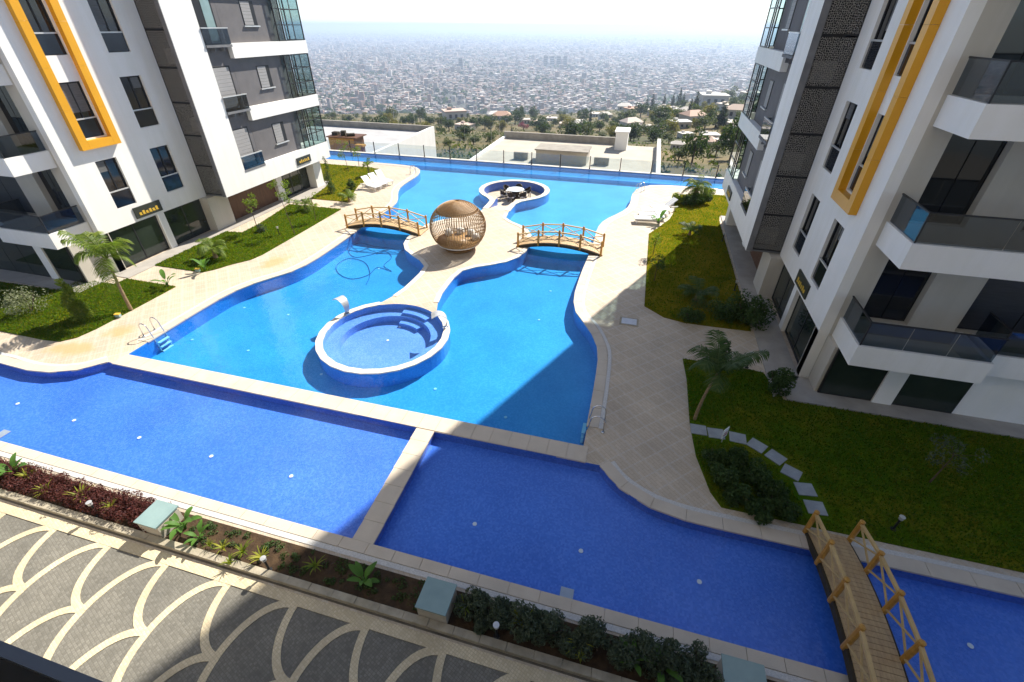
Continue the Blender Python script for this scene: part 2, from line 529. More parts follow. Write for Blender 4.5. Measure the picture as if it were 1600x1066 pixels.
grassmat('grass', [(0.038, 0.098, 0.004), (0.074, 0.122, 0.006), (0.16, 0.145, 0.012)])
grassmat('dry_grass', [(0.080, 0.094, 0.005), (0.150, 0.130, 0.008), (0.235, 0.170, 0.018)])
wickermat()
leafmat('palm_leaf', [(0.075, 0.13, 0.012), (0.13, 0.19, 0.02), (0.19, 0.23, 0.03)], 0.4)
leafmat('dark_palm_leaf', [(0.035, 0.075, 0.02), (0.06, 0.10, 0.03), (0.09, 0.13, 0.04)], 0.35)
leafmat('shrub_leaf', [(0.025, 0.055, 0.012), (0.045, 0.085, 0.02), (0.07, 0.11, 0.03)], 0.3)
leafmat('bright_leaf', [(0.09, 0.16, 0.012), (0.15, 0.20, 0.018), (0.22, 0.24, 0.028)], 0.45)
leafmat('silver_leaf', [(0.14, 0.16, 0.09), (0.20, 0.22, 0.13), (0.27, 0.28, 0.18)], 0.3)
leafmat('sage_leaf', [(0.055, 0.075, 0.045), (0.08, 0.105, 0.065), (0.11, 0.135, 0.085)], 0.3)
leafmat('banana_leaf', [(0.07, 0.17, 0.03), (0.10, 0.21, 0.04), (0.14, 0.24, 0.05)], 0.45)
leafmat('lily_leaf', [(0.16, 0.20, 0.02), (0.24, 0.26, 0.03), (0.32, 0.30, 0.04)], 0.4)
leafmat('purple_leaf', [(0.045, 0.013, 0.012), (0.080, 0.022, 0.018), (0.13, 0.036, 0.028)], 0.25)
leafmat('hill_leaf', [(0.016, 0.036, 0.008), (0.032, 0.058, 0.012), (0.056, 0.080, 0.018)], 0.4)
leafmat('olive_hill_leaf', [(0.035, 0.058, 0.010), (0.062, 0.084, 0.015), (0.10, 0.11, 0.024)], 0.4)
leafmat('yellow_hill_leaf', [(0.13, 0.13, 0.02), (0.19, 0.17, 0.03), (0.24, 0.2, 0.04)], 0.3)
leafmat('cypress_leaf', [(0.012, 0.025, 0.010), (0.022, 0.040, 0.015), (0.035, 0.055, 0.02)], 0.2)
leafmat('magenta_leaf', [(0.20, 0.02, 0.08), (0.30, 0.04, 0.14), (0.10, 0.08, 0.03)], 0.3)
leafmat('grass_blade', [(0.042, 0.102, 0.005), (0.078, 0.126, 0.008), (0.16, 0.142, 0.012)], 0.6)

# ------------------------------------------------------------------ mesh helpers
BOXF = [(0, 3, 2, 1), (4, 5, 6, 7), (0, 1, 5, 4), (1, 2, 6, 5), (2, 3, 7, 6), (3, 0, 4, 7)]


def tag(o, label=None, cat=None, group=None, kind=None):
    if label:
        o['label'] = label
    if cat:
        o['category'] = cat
    if group:
        o['group'] = group
    if kind:
        o['kind'] = kind
    return o


def wloc(o):
    l = Vector(o.location)
    while o.parent:
        o = o.parent
        l += Vector(o.location)
    return l


def link(name, mesh, parent=None, loc=None):
    o = bpy.data.objects.new(name, mesh)
    col.objects.link(o)
    if parent is not None:
        o.parent = parent
    if loc is not None:
        o.location = loc
    return o


def empty(name, loc):
    o = bpy.data.objects.new(name, None)
    o.empty_display_size = 0.3
    col.objects.link(o)
    o.location = loc
    return o


class MB:
    def __init__(self):
        self.v, self.f, self.mi = [], [], []

    def add(self, vs, fs, mi=0):
        b = len(self.v)
        self.v.extend([tuple(p) for p in vs])
        for f in fs:
            self.f.append(tuple(i + b for i in f))
            self.mi.append(mi)
        return self

    def box(self, x0, x1, y0, y1, z0, z1, mi=0):
        if x0 > x1:
            x0, x1 = x1, x0
        if y0 > y1:
            y0, y1 = y1, y0
        if z0 > z1:
            z0, z1 = z1, z0
        return self.add([(x0, y0, z0), (x1, y0, z0), (x1, y1, z0), (x0, y1, z0), (x0, y0, z1), (x1, y0, z1), (x1, y1, z1), (x0, y1, z1)], BOXF, mi)

    def obox(self, c, sx, sy, sz, rz=0.0, mi=0):
        """box centred in x, y at c, standing on c.z, turned about z"""
        ca, sa = math.cos(rz), math.sin(rz)
        P = []
        for z in (0, sz):
            for a, b in ((-1, -1), (1, -1), (1, 1), (-1, 1)):
                x, y = a * sx / 2, b * sy / 2
                P.append((c[0] + x * ca - y * sa, c[1] + x * sa + y * ca, c[2] + z))
        return self.add(P, BOXF, mi)

    def bar(self, a, b, w, h=None, mi=0):
        """square bar from a to b"""
        a, b = Vector(a), Vector(b)
        h = h or w
        d = (b - a).normalized()
        s = d.cross(Vector((0, 0, 1)))
        if s.length < 1e-4:
            s = Vector((1, 0, 0))
        s.normalize()
        u = s.cross(d)
        P = []
        for e in (a, b):
            for i, j in ((-1, -1), (1, -1), (1, 1), (-1, 1)):
                P.append(e + s * (i * w / 2) + u * (j * h / 2))
        return self.add(P, BOXF, mi)

    def tube(self, pts, r, n=8, mi=0, caps=True):
        pts = [Vector(p) for p in pts]
        rr = r if isinstance(r, (list, tuple)) else [r] * len(pts)
        V, Fc = [], []
        ref = Vector((0, 0, 1))
        prev = None
        for i, p in enumerate(pts):
            d = (pts[min(i + 1, len(pts) - 1)] - pts[max(i - 1, 0)]).normalized()
            if prev is None:
                s = d.cross(ref)
                if s.length < 0.05:
                    s = d.cross(Vector((1, 0, 0)))
            else:
                s = prev - d * prev.dot(d)
            s.normalize()
            prev = s
            u = d.cross(s)
            for k in range(n):
                a = 2 * math.pi * k / n
                V.append(p + (s * math.cos(a) + u * math.sin(a)) * rr[i])
        for i in range(len(pts) - 1):
            for k in range(n):
                k2 = (k + 1) % n
                Fc.append((i * n + k, i * n + k2, (i + 1) * n + k2, (i + 1) * n + k))
        if caps:
            Fc.append(tuple(reversed(range(n))))
            Fc.append(tuple((len(pts) - 1) * n + k for k in range(n)))
        return self.add(V, Fc, mi)

    def prism(self, poly, z0, z1, mi=0):
        n = len(poly)
        V = [(p[0], p[1], z0) for p in poly] + [(p[0], p[1], z1) for p in poly]
        Fc = [(i, (i + 1) % n, n + (i + 1) % n, n + i) for i in range(n)]
        for t in tessellate_polygon([[Vector((p[0], p[1], 0)) for p in poly]]):
            a, b, c = t
            A_, B_, C_ = Vector(poly[a]), Vector(poly[b]), Vector(poly[c])
            if (B_ - A_).cross(C_ - A_) < 0:
                a, b, c = a, c, b
            Fc.append((n + a, n + b, n + c))
            Fc.append((c, b, a))
        return self.add(V, Fc, mi)

    def lathe(self, prof, c, n=24, mi=0):
        V, Fc = [], []
        for r, z in prof:
            for k in range(n):
                a = 2 * math.pi * k / n
                V.append((c[0] + r * math.cos(a), c[1] + r * math.sin(a), c[2] + z))
        for i in range(len(prof) - 1):
            for k in range(n):
                k2 = (k + 1) % n
                Fc.append((i * n + k, i * n + k2, (i + 1) * n + k2, (i + 1) * n + k))
        if prof[0][0] > 0.001:
            Fc.append(tuple(reversed(range(n))))
        if prof[-1][0] > 0.001:
            Fc.append(tuple((len(prof) - 1) * n + k for k in range(n)))
        return self.add(V, Fc, mi)

    def mesh(self, name, mats, off=(0, 0, 0), smooth=False):
        me = bpy.data.meshes.new(name)
        ox, oy, oz = off
        me.from_pydata([(p[0] - ox, p[1] - oy, p[2] - oz) for p in self.v], [], self.f)
        for m in (mats if isinstance(mats, (list, tuple)) else [mats]):
            me.materials.append(MATS[m])
        if len(me.materials) > 1:
            me.polygons.foreach_set('material_index', self.mi)
        if smooth:
            me.polygons.foreach_set('use_smooth', [True] * len(me.polygons))
        me.update()
        return me

    def build(self, name, mats, parent=None, smooth=False):
        a = np.array(self.v)
        lo, hi = a.min(0), a.max(0)
        c = ((lo[0] + hi[0]) / 2, (lo[1] + hi[1]) / 2, lo[2])
        me = self.mesh(name, mats, c, smooth)
        loc = Vector(c) - (wloc(parent) if parent is not None else Vector((0, 0, 0)))
        return link(name, me, parent, loc)


def fill(mb, outer, holes, z, mi=0):
    loops = [outer] + holes
    flat = [p for l in loops for p in l]
    tris = tessellate_polygon([[Vector((p[0], p[1], 0)) for p in l] for l in loops])
    V = [(p[0], p[1], z) for p in flat]
    Fc = []
    for a, b, c in tris:
        A_, B_, C_ = flat[a], flat[b], flat[c]
        cr = (B_[0] - A_[0]) * (C_[1] - A_[1]) - (B_[1] - A_[1]) * (C_[0] - A_[0])
        if abs(cr) < 1e-9:
            continue
        Fc.append((a, b, c) if cr > 0 else (a, c, b))
    mb.add(V, Fc, mi)


def wallstrip(mb, pts, z0, z1, closed=True, mi=0):
    n = len(pts)
    V = [(p[0], p[1], z0) for p in pts] + [(p[0], p[1], z1) for p in pts]
    Fc = [(i, (i + 1) % n, n + (i + 1) % n, n + i) for i in range(n if closed else n - 1)]
    mb.add(V, Fc, mi)


def spline(pts, sub=5, closed=False):
    out = []
    n = len(pts)
    rng = n if closed else n - 1
    for i in range(rng):
        p0 = pts[(i - 1) % n] if closed or i > 0 else pts[0]
        p1, p2 = pts[i], pts[(i + 1) % n]
        p3 = pts[(i + 2) % n] if closed or i + 2 < n else pts[-1]
        for k in range(sub):
            t = k / sub
            out.append(tuple(0.5 * (2 * p1[j] + (p2[j] - p0[j]) * t + (2 * p0[j] - 5 * p1[j] + 4 * p2[j] - p3[j]) * t * t + (3 * p1[j] - p0[j] - 3 * p2[j] + p3[j]) * t ** 3) for j in range(2)))
    if not closed:
        out.append(tuple(pts[-1]))
    return out


def resample(pts, step):
    out = [pts[0]]
    acc = 0.0
    for i in range(1, len(pts)):
        a, b = Vector(pts[i - 1]), Vector(pts[i])
        L = (b - a).length
        while L > 0 and acc + L >= step:
            t = (step - acc) / L
            a = a + (b - a) * t
            out.append(tuple(a))
            L = (b - a).length
            acc = 0.0
        acc += L
    if (Vector(out[-1]) - Vector(pts[-1])).length > step * 0.25:
        out.append(tuple(pts[-1]))
    return out


def offset(pts, d):
    """offset an open polyline to its left by d"""
    out = []
    n = len(pts)
    for i in range(n):
        a, b = Vector(pts[max(i - 1, 0)]), Vector(pts[min(i + 1, n - 1)])
        t = (b - a).normalized()
        out.append((pts[i][0] - t.y * d, pts[i][1] + t.x * d))
    return out


def arc(cx, cy_, r, a0, a1, n):
    return [(cx + r * math.cos(R(a0 + (a1 - a0) * k / n)), cy_ + r * math.sin(R(a0 + (a1 - a0) * k / n))) for k in range(n + 1)]


# TERRAIN BEGIN
PROF = [(40, -4.5), (60, -6.5), (100, -12.0), (150, -19.5), (250, -34.5), (400, -55.5), (600, -81.0), (850, -113.0), (1000, -150.0), (1200, -199.0), (1260, -202.0), (90000, -202.0)]


def ground_height(x, y):
    d = -x * math.sin(math.radians(15)) + y * math.cos(math.radians(15))
    l = x * math.cos(math.radians(15)) + y * math.sin(math.radians(15))
    d = max(d, 40.0)
    for i in range(len(PROF) - 1):
        if PROF[i][0] <= d <= PROF[i + 1][0]:
            t = (d - PROF[i][0]) / (PROF[i + 1][0] - PROF[i][0])
            z = PROF[i][1] + t * (PROF[i + 1][1] - PROF[i][1])
            break
    k = max(0.0, min(1.0, (l / d - 0.05) / 0.45))
    k = k * k * (3 - 2 * k)
    fade = max(0.0, min(1.0, (d - 90) / 160.0)) * max(0.0, min(1.0, (1150 - d) / 300.0))
    z += d * 0.034 * k * fade
    z += 1.6 * math.sin(x * 0.031 + 1.0) * math.sin(y * 0.027) * max(0.0, min(1.0, (d - 70) / 150.0)) * max(0.0, min(1.0, (1150 - d) / 300.0))
    return z
# TERRAIN END

# ================================================================== the setting
# city plain and hillside
mb = MB()
N = 90
RAD = 26000.0
ring = [1240, 2000, 4000, 8000, 15000, RAD]
fwd2, rgt2 = Vector((-math.sin(YAW), math.cos(YAW))), Vector((math.cos(YAW), math.sin(YAW)))
V, Fc = [], []
angs = [R(-80 + 160 * k / 40) for k in range(41)]
dists = [1195, 1400, 2000, 4000, 9000, RAD]
for d in dists:
    for a in angs:
        p = fwd2 * (d * math.cos(a)) + rgt2 * (d * math.sin(a)) if d > 1200 else fwd2 * d + rgt2 * (d * math.tan(a * 0.9))
        V.append((p.x, p.y, -202.0))
for i in range(len(dists) - 1):
    for k in range(40):
        b = i * 41 + k
        Fc.append((b, b + 1, b + 42, b + 41))
mb.add(V, Fc)
tag(mb.build('city_plain', 'city_ground'), kind='structure')

mb = MB()
V, Fc = [], []
ds = [40, 46, 52, 60, 70, 82, 95, 110, 128, 150, 175, 205, 240, 280, 330, 390, 450, 520, 600, 690, 790, 850, 920, 1000, 1080, 1150, 1200, 1270]
NL = 60
for d in ds:
    for k in range(NL + 1):
        l = d * (-1.7 + 3.4 * k / NL) if d > 120 else 120 * (-1.7 + 3.4 * k / NL)
        p = fwd2 * d + rgt2 * l
        V.append((p.x, p.y, ground_height(p.x, p.y)))
for i in range(len(ds) - 1):
    for k in range(NL):
        b = i * (NL + 1) + k
        Fc.append((b, b + 1, b + NL + 2, b + NL + 1))
mb.add(V, Fc)
tag(mb.build('hillside', 'dry_hill', smooth=True), kind='structure')

# ------------------------------------------------------------------ pool outlines (mirror-symmetric about x = A)
A = -9.6
SH = [(9.2, 10.3), (9.2, 11.6), (9.2, 13.0), (9.15, 15.0), (9.0, 16.0), (8.5, 17.25), (8.0, 18.0), (7.62, 18.8), (7.44, 19.9), (7.40, 21.0), (7.42, 23.0), (7.5, 25.0), (7.55, 27.3), (7.5, 29.0), (7.6, 30.4), (7.95, 31.5), (8.75, 33.1), (9.2, 34.5), (9.3, 36.0), (9.32, 37.7), (9.6, 39.1), (10.2, 40.2), (11.2, 40.8), (13.0, 41.05), (16.0, 41.1), (23.8, 41.1)]
SHs = spline(SH, 4)
shore_r = [(A + m, y) for m, y in SHs]
shore_l = [(A - m, y) for m, y in SHs]
WEIR = 44.4
pool_outer = [(A - 9.2, 10.3)] + shore_r + [(A + 23.8, WEIR), (A - 23.8, WEIR)] + list(reversed(shore_l[1:]))
JC, JR = (A, 14.5), 2.8
LC, LR = (A, 36.3), 2.85
NK = [(1.18, 17.6), (1.02, 18.4), (0.97, 19.5), (0.98, 20.7), (1.2, 21.35), (1.9, 22.0), (2.9, 22.7), (3.55, 23.6), (3.82, 24.8), (3.72, 26.4), (3.3, 27.7), (2.5, 28.6), (1.5, 29.3), (1.05, 29.9), (1.0, 30.8), (1.0, 32.6), (1.08, 33.25), (1.45, 33.7)]
NKs = spline(NK, 4)
a_j = math.degrees(math.acos(1.42 / JR))
a_l = math.degrees(math.acos(1.55 / LR))
right = [(A + m, y) for m, y in NKs]
left = [(A - m, y) for m, y in NKs]
island = arc(JC[0], JC[1], JR, 180 - a_j, 360 + a_j, 48) + right + arc(LC[0], LC[1], LR, -a_l, 180 + a_l, 40) + list(reversed(left))
jac_hole = arc(JC[0], JC[1], JR - 0.27, 0, 354, 59)
a_n = math.degrees(math.asin(0.72 / (LR - 0.4)))
lounge_hole = arc(LC[0], LC[1], LR - 0.4, -90 + a_n, 270 - a_n, 44) + [(A - 0.72, 31.2), (A + 0.72, 31.2)]
FR = [(0.20, 9.7), (0.5, 9.3), (0.94, 8.95), (1.43, 8.7), (1.95, 8.53), (2.85, 8.42), (4.1, 8.41)]
FRs = spline(FR, 4) + [(8.0, 8.42), (30.0, 8.42)]
front_right = [(-5.18, 5.52)] + [(30.0, 5.45)] + list(reversed(FRs)) + [(-5.25, 9.66)]
FL = [(-19.1, 9.74), (-19.4, 9.34), (-19.8, 8.99), (-20.4, 8.71), (-21.15, 8.55), (-22.0, 8.53), (-23.0, 8.6)]
FLs = spline(FL, 4) + [(-26.0, 8.6), (-36.0, 8.6)]
front_left = [(-5.72, 5.53), (-5.82, 9.68)] + FLs + [(-36.0, 5.68)]

mb = MB()
fill(mb, [(-44, 3.98), (34, 3.98), (34, 44.78), (-44, 44.78)], [pool_outer, front_right, front_left], 0.0)
fill(mb, island, [jac_hole, lounge_hole], 0.0)
# ramp and floor of the sunken lounge
mb.add([(A - 0.72, 31.2, 0.0), (A + 0.72, 31.2, 0.0), (A + 0.72, 34.0, -0.62), (A - 0.72, 34.0, -0.62)], [(0, 1, 2, 3)])
fill(mb, arc(LC[0], LC[1], LR - 0.35, 0, 350, 35), [], -0.622)
deck = tag(mb.build('pool_deck', 'deck_stone'), kind='structure')
mb = MB()
wallstrip(mb, [(-44, 44.78), (34, 44.78)], -9, 0.0, False)
wallstrip(mb, [(34, 44.78), (34, 3.98)], -9, 0.0, False)
mb.build('retaining_wall', 'raw_concrete', deck)

# basins
mb = MB()
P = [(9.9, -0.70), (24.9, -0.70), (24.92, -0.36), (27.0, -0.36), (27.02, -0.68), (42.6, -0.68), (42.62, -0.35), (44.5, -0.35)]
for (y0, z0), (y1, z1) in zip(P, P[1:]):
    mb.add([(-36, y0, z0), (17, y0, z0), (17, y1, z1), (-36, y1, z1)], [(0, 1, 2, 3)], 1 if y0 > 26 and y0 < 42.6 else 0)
main_floor = mb.build('pool_floor', ['cyan_mosaic', 'sky_sheen_mosaic'])
tag(main_floor, kind='structure')
mb = MB()
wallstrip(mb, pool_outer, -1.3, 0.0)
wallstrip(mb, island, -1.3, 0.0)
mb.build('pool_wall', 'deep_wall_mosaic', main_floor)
mb = MB()
for poly in (front_right, front_left):
    fill(mb, poly, [], -0.32)
front_floor = tag(mb.build('shallow_pool_floor', 'royal_mosaic'), kind='structure')
mb = MB()
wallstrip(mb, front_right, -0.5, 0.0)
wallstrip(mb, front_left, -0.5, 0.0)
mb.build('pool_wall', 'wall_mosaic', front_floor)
mb = MB()
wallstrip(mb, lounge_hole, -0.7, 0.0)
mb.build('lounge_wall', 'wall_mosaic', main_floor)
# whirlpool basin: bench ring, floor, steps
mb = MB()
wallstrip(mb, jac_hole, -0.95, 0.0)
nj = len(jac_hole)
inner = arc(JC[0], JC[1], JR - 0.85, 0, 354, 59)
V = [(p[0], p[1], -0.32) for p in jac_hole] + [(p[0], p[1], -0.32) for p in inner] + [(p[0], p[1], -0.66) for p in inner]
mb.add(V, [(i, (i + 1) % nj, nj + (i + 1) % nj, nj + i) for i in range(nj)] + [(nj + i, nj + (i + 1) % nj, 2 * nj + (i + 1) % nj, 2 * nj + i) for i in range(nj)])
fill(mb, inner, [], -0.66)
whirl = tag(mb.build('whirlpool_basin', 'pale_mosaic'), kind='structure')
for r0, r1, z in ((JR - 0.72, JR - 0.33, -0.2), (JR - 1.22, JR - 0.83, -0.48)):
    mb = MB()
    o_ = arc(JC[0], JC[1], r1, 58, 96, 10)
    i_ = arc(JC[0], JC[1], r0, 58, 96, 10)
    mb.prism(o_ + list(reversed(i_)), -0.67, z)
    mb.build('step', 'pale_mosaic', whirl)

# water sheets
mb = MB()
fill(mb, pool_outer, [island], -0.045)
tag(mb.build('water', 'deep_water'), kind='structure')
mb = MB()
fill(mb, front_right, [], -0.06)
tag(mb.build('water', 'shallow_water'), kind='structure')
mb = MB()
fill(mb, front_left, [], -0.06)
tag(mb.build('water', 'shallow_water'), kind='structure')
mb = MB()
fill(mb, jac_hole, [], -0.07)
tag(mb.build('water', 'shallow_water'), kind='structure')


# coping stones laid along every edge, then the white overflow grating behind them
def coping(line, width, side, step, mat='coping_stone', lip=0.03, z=0.022, grate=True, parent=deck, name='coping_stone'):
    pts = resample(line, step)
    if side < 0:
        a, b = offset(pts, lip), offset(pts, -width)
    else:
        a, b = offset(pts, -lip), offset(pts, width)
    for i in range(len(pts) - 1):
        m_ = MB()
        g = 0.006
        def L(p, q, t):
            return (p[0] + (q[0] - p[0]) * t, p[1] + (q[1] - p[1]) * t)
        tt = min(0.45, g / max(0.05, (Vector(pts[i]) - Vector(pts[i + 1])).length))
        q = [L(a[i], a[i + 1], tt), L(a[i], a[i + 1], 1 - tt), L(b[i], b[i + 1], 1 - tt), L(b[i], b[i + 1], tt)]
        if side > 0:
            pass
        else:
            q = list(reversed(q))
        zz = z + ((i * 7919) % 5) * 0.0009
        m_.add([(p[0], p[1], -0.035) for p in q] + [(p[0], p[1], zz) for p in q], BOXF)
        m_.build(name, mat, parent)
    if grate:
        fine = resample(line, 0.25)
        s = -1 if side < 0 else 1
        e0, e1 = offset(fine, s * (width + 0.012)), offset(fine, s * (width + 0.15))
        m_ = MB()
        n = len(fine)
        m_.add([(p[0], p[1], 0.014) for p in e0] + [(p[0], p[1], 0.014) for p in e1], [((i, i + 1, n + i + 1, n + i) if s > 0 else (i + 1, i, n + i, n + i + 1)) for i in range(n - 1)])
        m_.build('overflow_grating', 'white_grating', parent)


lim = [p for p in shore_r if p[0] < A + 17 and p[1] > 10.95]
coping(lim, 0.36, -1, 0.95)
lim = [p for p in shore_l if p[0] > A - 17 and p[1] > 10.95]
coping(lim, 0.36, 1, 0.95)
coping([p for p in FRs if p[0] < 14] + [(14, 8.42)], 0.34, 1, 0.95)
coping([p for p in FLs if p[0] > -26.5], 0.34, -1, 0.95)
coping([(-27, 5.6), (-5.72, 5.53), (14, 5.49)], 0.26, -1, 0.75)
coping(arc(JC[0], JC[1], JR, 180 - a_j + 2, 360 + a_j - 2, 90), 0.255, 1, 0.7, 'pale_coping', grate=False)
coping([p for p in right if p[1] < 31.0], 0.22, 1, 0.9, 'pale_coping', grate=False)
coping([p for p in left if p[1] < 31.0], 0.22, -1, 0.9, 'pale_coping', grate=False)
coping([p for p in right if p[1] > 31.0] + arc(LC[0], LC[1], LR, -a_l, 180 + a_l, 60) + [p for p in reversed(left) if p[1] > 31.0], 0.36, 1, 0.8, 'pale_coping', grate=False)
coping([(-33, WEIR), (15, WEIR)], 0.36, 1, 1.4, 'pale_coping', grate=False, name='weir_stone')
# strip between the pools, and its short arm
x = A - 9.25
while x < A + 9.3:
    m_ = MB()
    y0 = 9.69
    m_.box(x + 0.005, min(x + 0.62, A + 9.6) - 0.005, y0, 10.33, -0.035, 0.02 + ((int(x * 50)) % 4) * 0.001)
    m_.build('coping_stone', 'coping_stone', deck)
    x += 0.62
y = 5.56
while y < 9.6:
    m_ = MB()
    t = (y - 5.53) / 4.15
    xa, xb = -5.75 - 0.1 * t, -5.15 - 0.07 * t
    ye = min(y + 0.6, 9.66)
    m_.box(xa, xb, y + 0.005, ye - 0.005, -0.035, 0.021)
    m_.build('coping_stone', 'coping_stone', deck)
    y += 0.6

# lights in the pool floors
mb = MB()
mb.lathe([(0.06, 0), (0.06, 0.012), (0.04, 0.016), (0.0, 0.016)], (0, 0, 0), 12)
light_me = mb.mesh('pool_light', 'white_plastic')


def on_floor(pts, z, parent, me, name):
    for p in pts:
        link(name, me, parent, Vector((p[0], p[1], z)) - wloc(parent))


def sub(p, z):
    """where a line of sight that meets the deck level at p meets level z"""
    k = (11.0 - z) / 11.0
    return (p[0] * k, p[1] * k)


on_floor([sub(p, -0.31) for p in ((-19.80, 7.03), (-17.07, 6.93), (-14.26, 6.89), (-11.43, 6.87), (-8.57, 6.87), (-2.83, 6.81), (0.02, 6.80), (2.88, 6.77), (8.45, 6.86))], -0.31, front_floor, light_me, 'floor_light')
on_floor([sub(p, -0.69) for p in ((-16.97, 14.69), (-17.17, 11.88), (-14.33, 11.85), (-14.59, 14.70), (-6.03, 11.66), (-3.14, 10.93), (-12.96, 20.17), (-3.42, 20.18), (-3.39, 17.36), (-10.55, 11.30))], -0.69, main_floor, light_me, 'floor_light')
on_floor([sub(p, -0.655) for p in ((-9.20, 14.04), (-9.18, 15.13))], -0.655, whirl, light_me, 'floor_light')
mb = MB()
mb.box(-0.16, 0.16, -0.16, 0.16, 0, 0.012)
drain_me = mb.mesh('drain', 'cover_plate')
on_floor([sub(p, -0.31) for p in ((-0.15, 5.63), (-18.68, 5.85))], -0.31, front_floor, drain_me, 'drain_cover')

# ------------------------------------------------------------------ lawns, planter, paving
LAWNS = [
    [(-33.0, 13.42), (-27.14, 13.6), (-27.14, 14.85), (-25.0, 14.85), (-24.96, 15.5), (-21.79, 15.5), (-21.79, 13.0), (-21.82, 11.4), (-21.95, 10.7), (-22.35, 10.28), (-23.15, 10.19), (-33.0, 10.2)],
    [(-25.0, 17.2), (-25.0, 22.4), (-23.9, 22.5), (-23.9, 24.0), (-24.6, 28.1), (-20.35, 28.2), (-20.3, 24.0), (-20.3, 20.0), (-20.45, 19.25), (-21.05, 18.4), (-21.41, 17.68), (-21.8, 17.2)],
    [(-33.0, 39.3), (-24.2, 39.3), (-22.95, 38.86), (-22.45, 37.5), (-22.3, 33.9), (-20.9, 30.0), (-20.6, 29.8), (-24.0, 29.75), (-24.6, 32.7), (-25.2, 34.2), (-33.0, 34.2)],
    [(1.18, 19.9), (2.06, 19.1), (2.95, 18.85), (4.2, 18.85), (5.75, 18.9), (5.75, 33.0), (5.9, 34.3), (12.0, 34.3), (12.0, 39.3), (5.2, 39.3), (3.4, 38.6), (2.9, 36.5), (2.75, 33.9), (2.46, 32.5), (1.7, 30.6), (1.17, 29.4), (1.17, 24.5)],
    [(3.34, 9.55), (3.6, 9.1), (30.0, 9.1), (30.0, 14.38), (6.2, 14.38), (5.75, 15.9), (4.45, 16.0), (2.8, 16.0), (2.9, 14.7), (2.9, 12.3), (3.02, 10.85)],
]
rng = random.Random(5)
for i, L in enumerate(LAWNS):
    mb = MB()
    mb.prism(L, 0.004, 0.035)
    tag(mb.build('lawn', 'dry_grass' if i in (2, 3) else 'grass'), kind='structure')


def inside(p, poly):
    c = False
    n = len(poly)
    for i in range(n):
        a, b = poly[i], poly[i - 1]
        if (a[1] > p[1]) != (b[1] > p[1]) and p[0] < (b[0] - a[0]) * (p[1] - a[1]) / (b[1] - a[1]) + a[0]:
            c = not c
    return c


STONES = [(3.16, 12.02), (3.70, 11.99), (4.36, 11.97), (4.91, 11.78), (5.39, 11.42), (5.73, 10.91), (5.98, 10.35), (6.10, 9.75)]
V, Fc = [], []
for L, n in zip(LAWNS, (40000, 34000, 20000, 40000, 36000)):
    xs, ys = [p[0] for p in L], [p[1] for p in L]
    x0, x1, y0, y1 = max(min(xs), -31), min(max(xs), 15), min(ys), max(ys)
    k = 0
    while k < n:
        p = (rng.uniform(x0, x1), rng.uniform(y0, y1))
        k += 1
        if not inside(p, L) or any(abs(p[0] - q[0]) < 0.36 and abs(p[1] - q[1]) < 0.34 for q in STONES):
            continue
        a = rng.uniform(0, 6.28)
        h = rng.uniform(0.03, 0.09)
        w = rng.uniform(0.012, 0.04)
        dx, dy = math.cos(a) * w, math.sin(a) * w
        lx, ly = rng.uniform(-0.03, 0.03), rng.uniform(-0.03, 0.03)
        b = len(V)
        V += [(p[0] - dx, p[1] - dy, 0.03), (p[0] + dx, p[1] + dy, 0.03), (p[0] + lx, p[1] + ly, 0.03 + h)]
        Fc.append((b, b + 1, b + 2))
mb = MB()
mb.add(V, Fc)
tag(mb.build('grass_blades', 'grass_blade'), 'short green turf blades on the garden lawns', 'grass', kind='stuff')

# paved walks round the two buildings
for s0, poly in ((0, [(-26.0, 15.6), (-24.95, 15.6), (-24.95, 28.2), (-24.0, 29.6), (-24.5, 34.2), (-26.0, 34.2)]),
                 (0, [(5.85, 14.42), (7.0, 15.9), (7.0, 34.2), (5.95, 34.2)]),
                 (0, [(6.3, 14.42), (22.0, 14.42), (22.0, 15.95), (6.3, 15.95)]),
                 (0, [(-41.0, 13.68), (-25.75, 13.68), (-25.75, 15.95), (-41.0, 15.95)])):
    mb = MB()
    mb.prism(poly, 0.003, 0.055 if poly[0][1] < 14.8 else 0.03)
    tag(mb.build('walk', 'path_tile'), kind='structure')

# plaza in front with the fish-scale pattern
mb = MB()
mb.add([(-44, -30, -0.012), (34, -30, -0.012), (34, 3.98, -0.012), (-44, 3.98, -0.012)], [(0, 1, 2, 3)])
plaza = tag(mb.build('plaza', 'grey_cobble'), kind='structure')


def band(pts, w, z):
    m_ = MB()
    a, b = offset(pts, w / 2), offset(pts, -w / 2)
    n = len(pts)
    V = [(p[0], p[1], z) for p in a] + [(p[0], p[1], z) for p in b] + [(p[0], p[1], -0.02) for p in a] + [(p[0], p[1], -0.02) for p in b]
    Fc = [(i, n + i, n + i + 1, i + 1) for i in range(n - 1)]
    Fc += [(2 * n + i, i, i + 1, 2 * n + i + 1) for i in range(n - 1)]
    Fc += [(n + i, 3 * n + i, 3 * n + i + 1, n + i + 1) for i in range(n - 1)]
    m_.add(V, Fc)
    return m_.build('paving_band', 'cream_cobble', plaza)


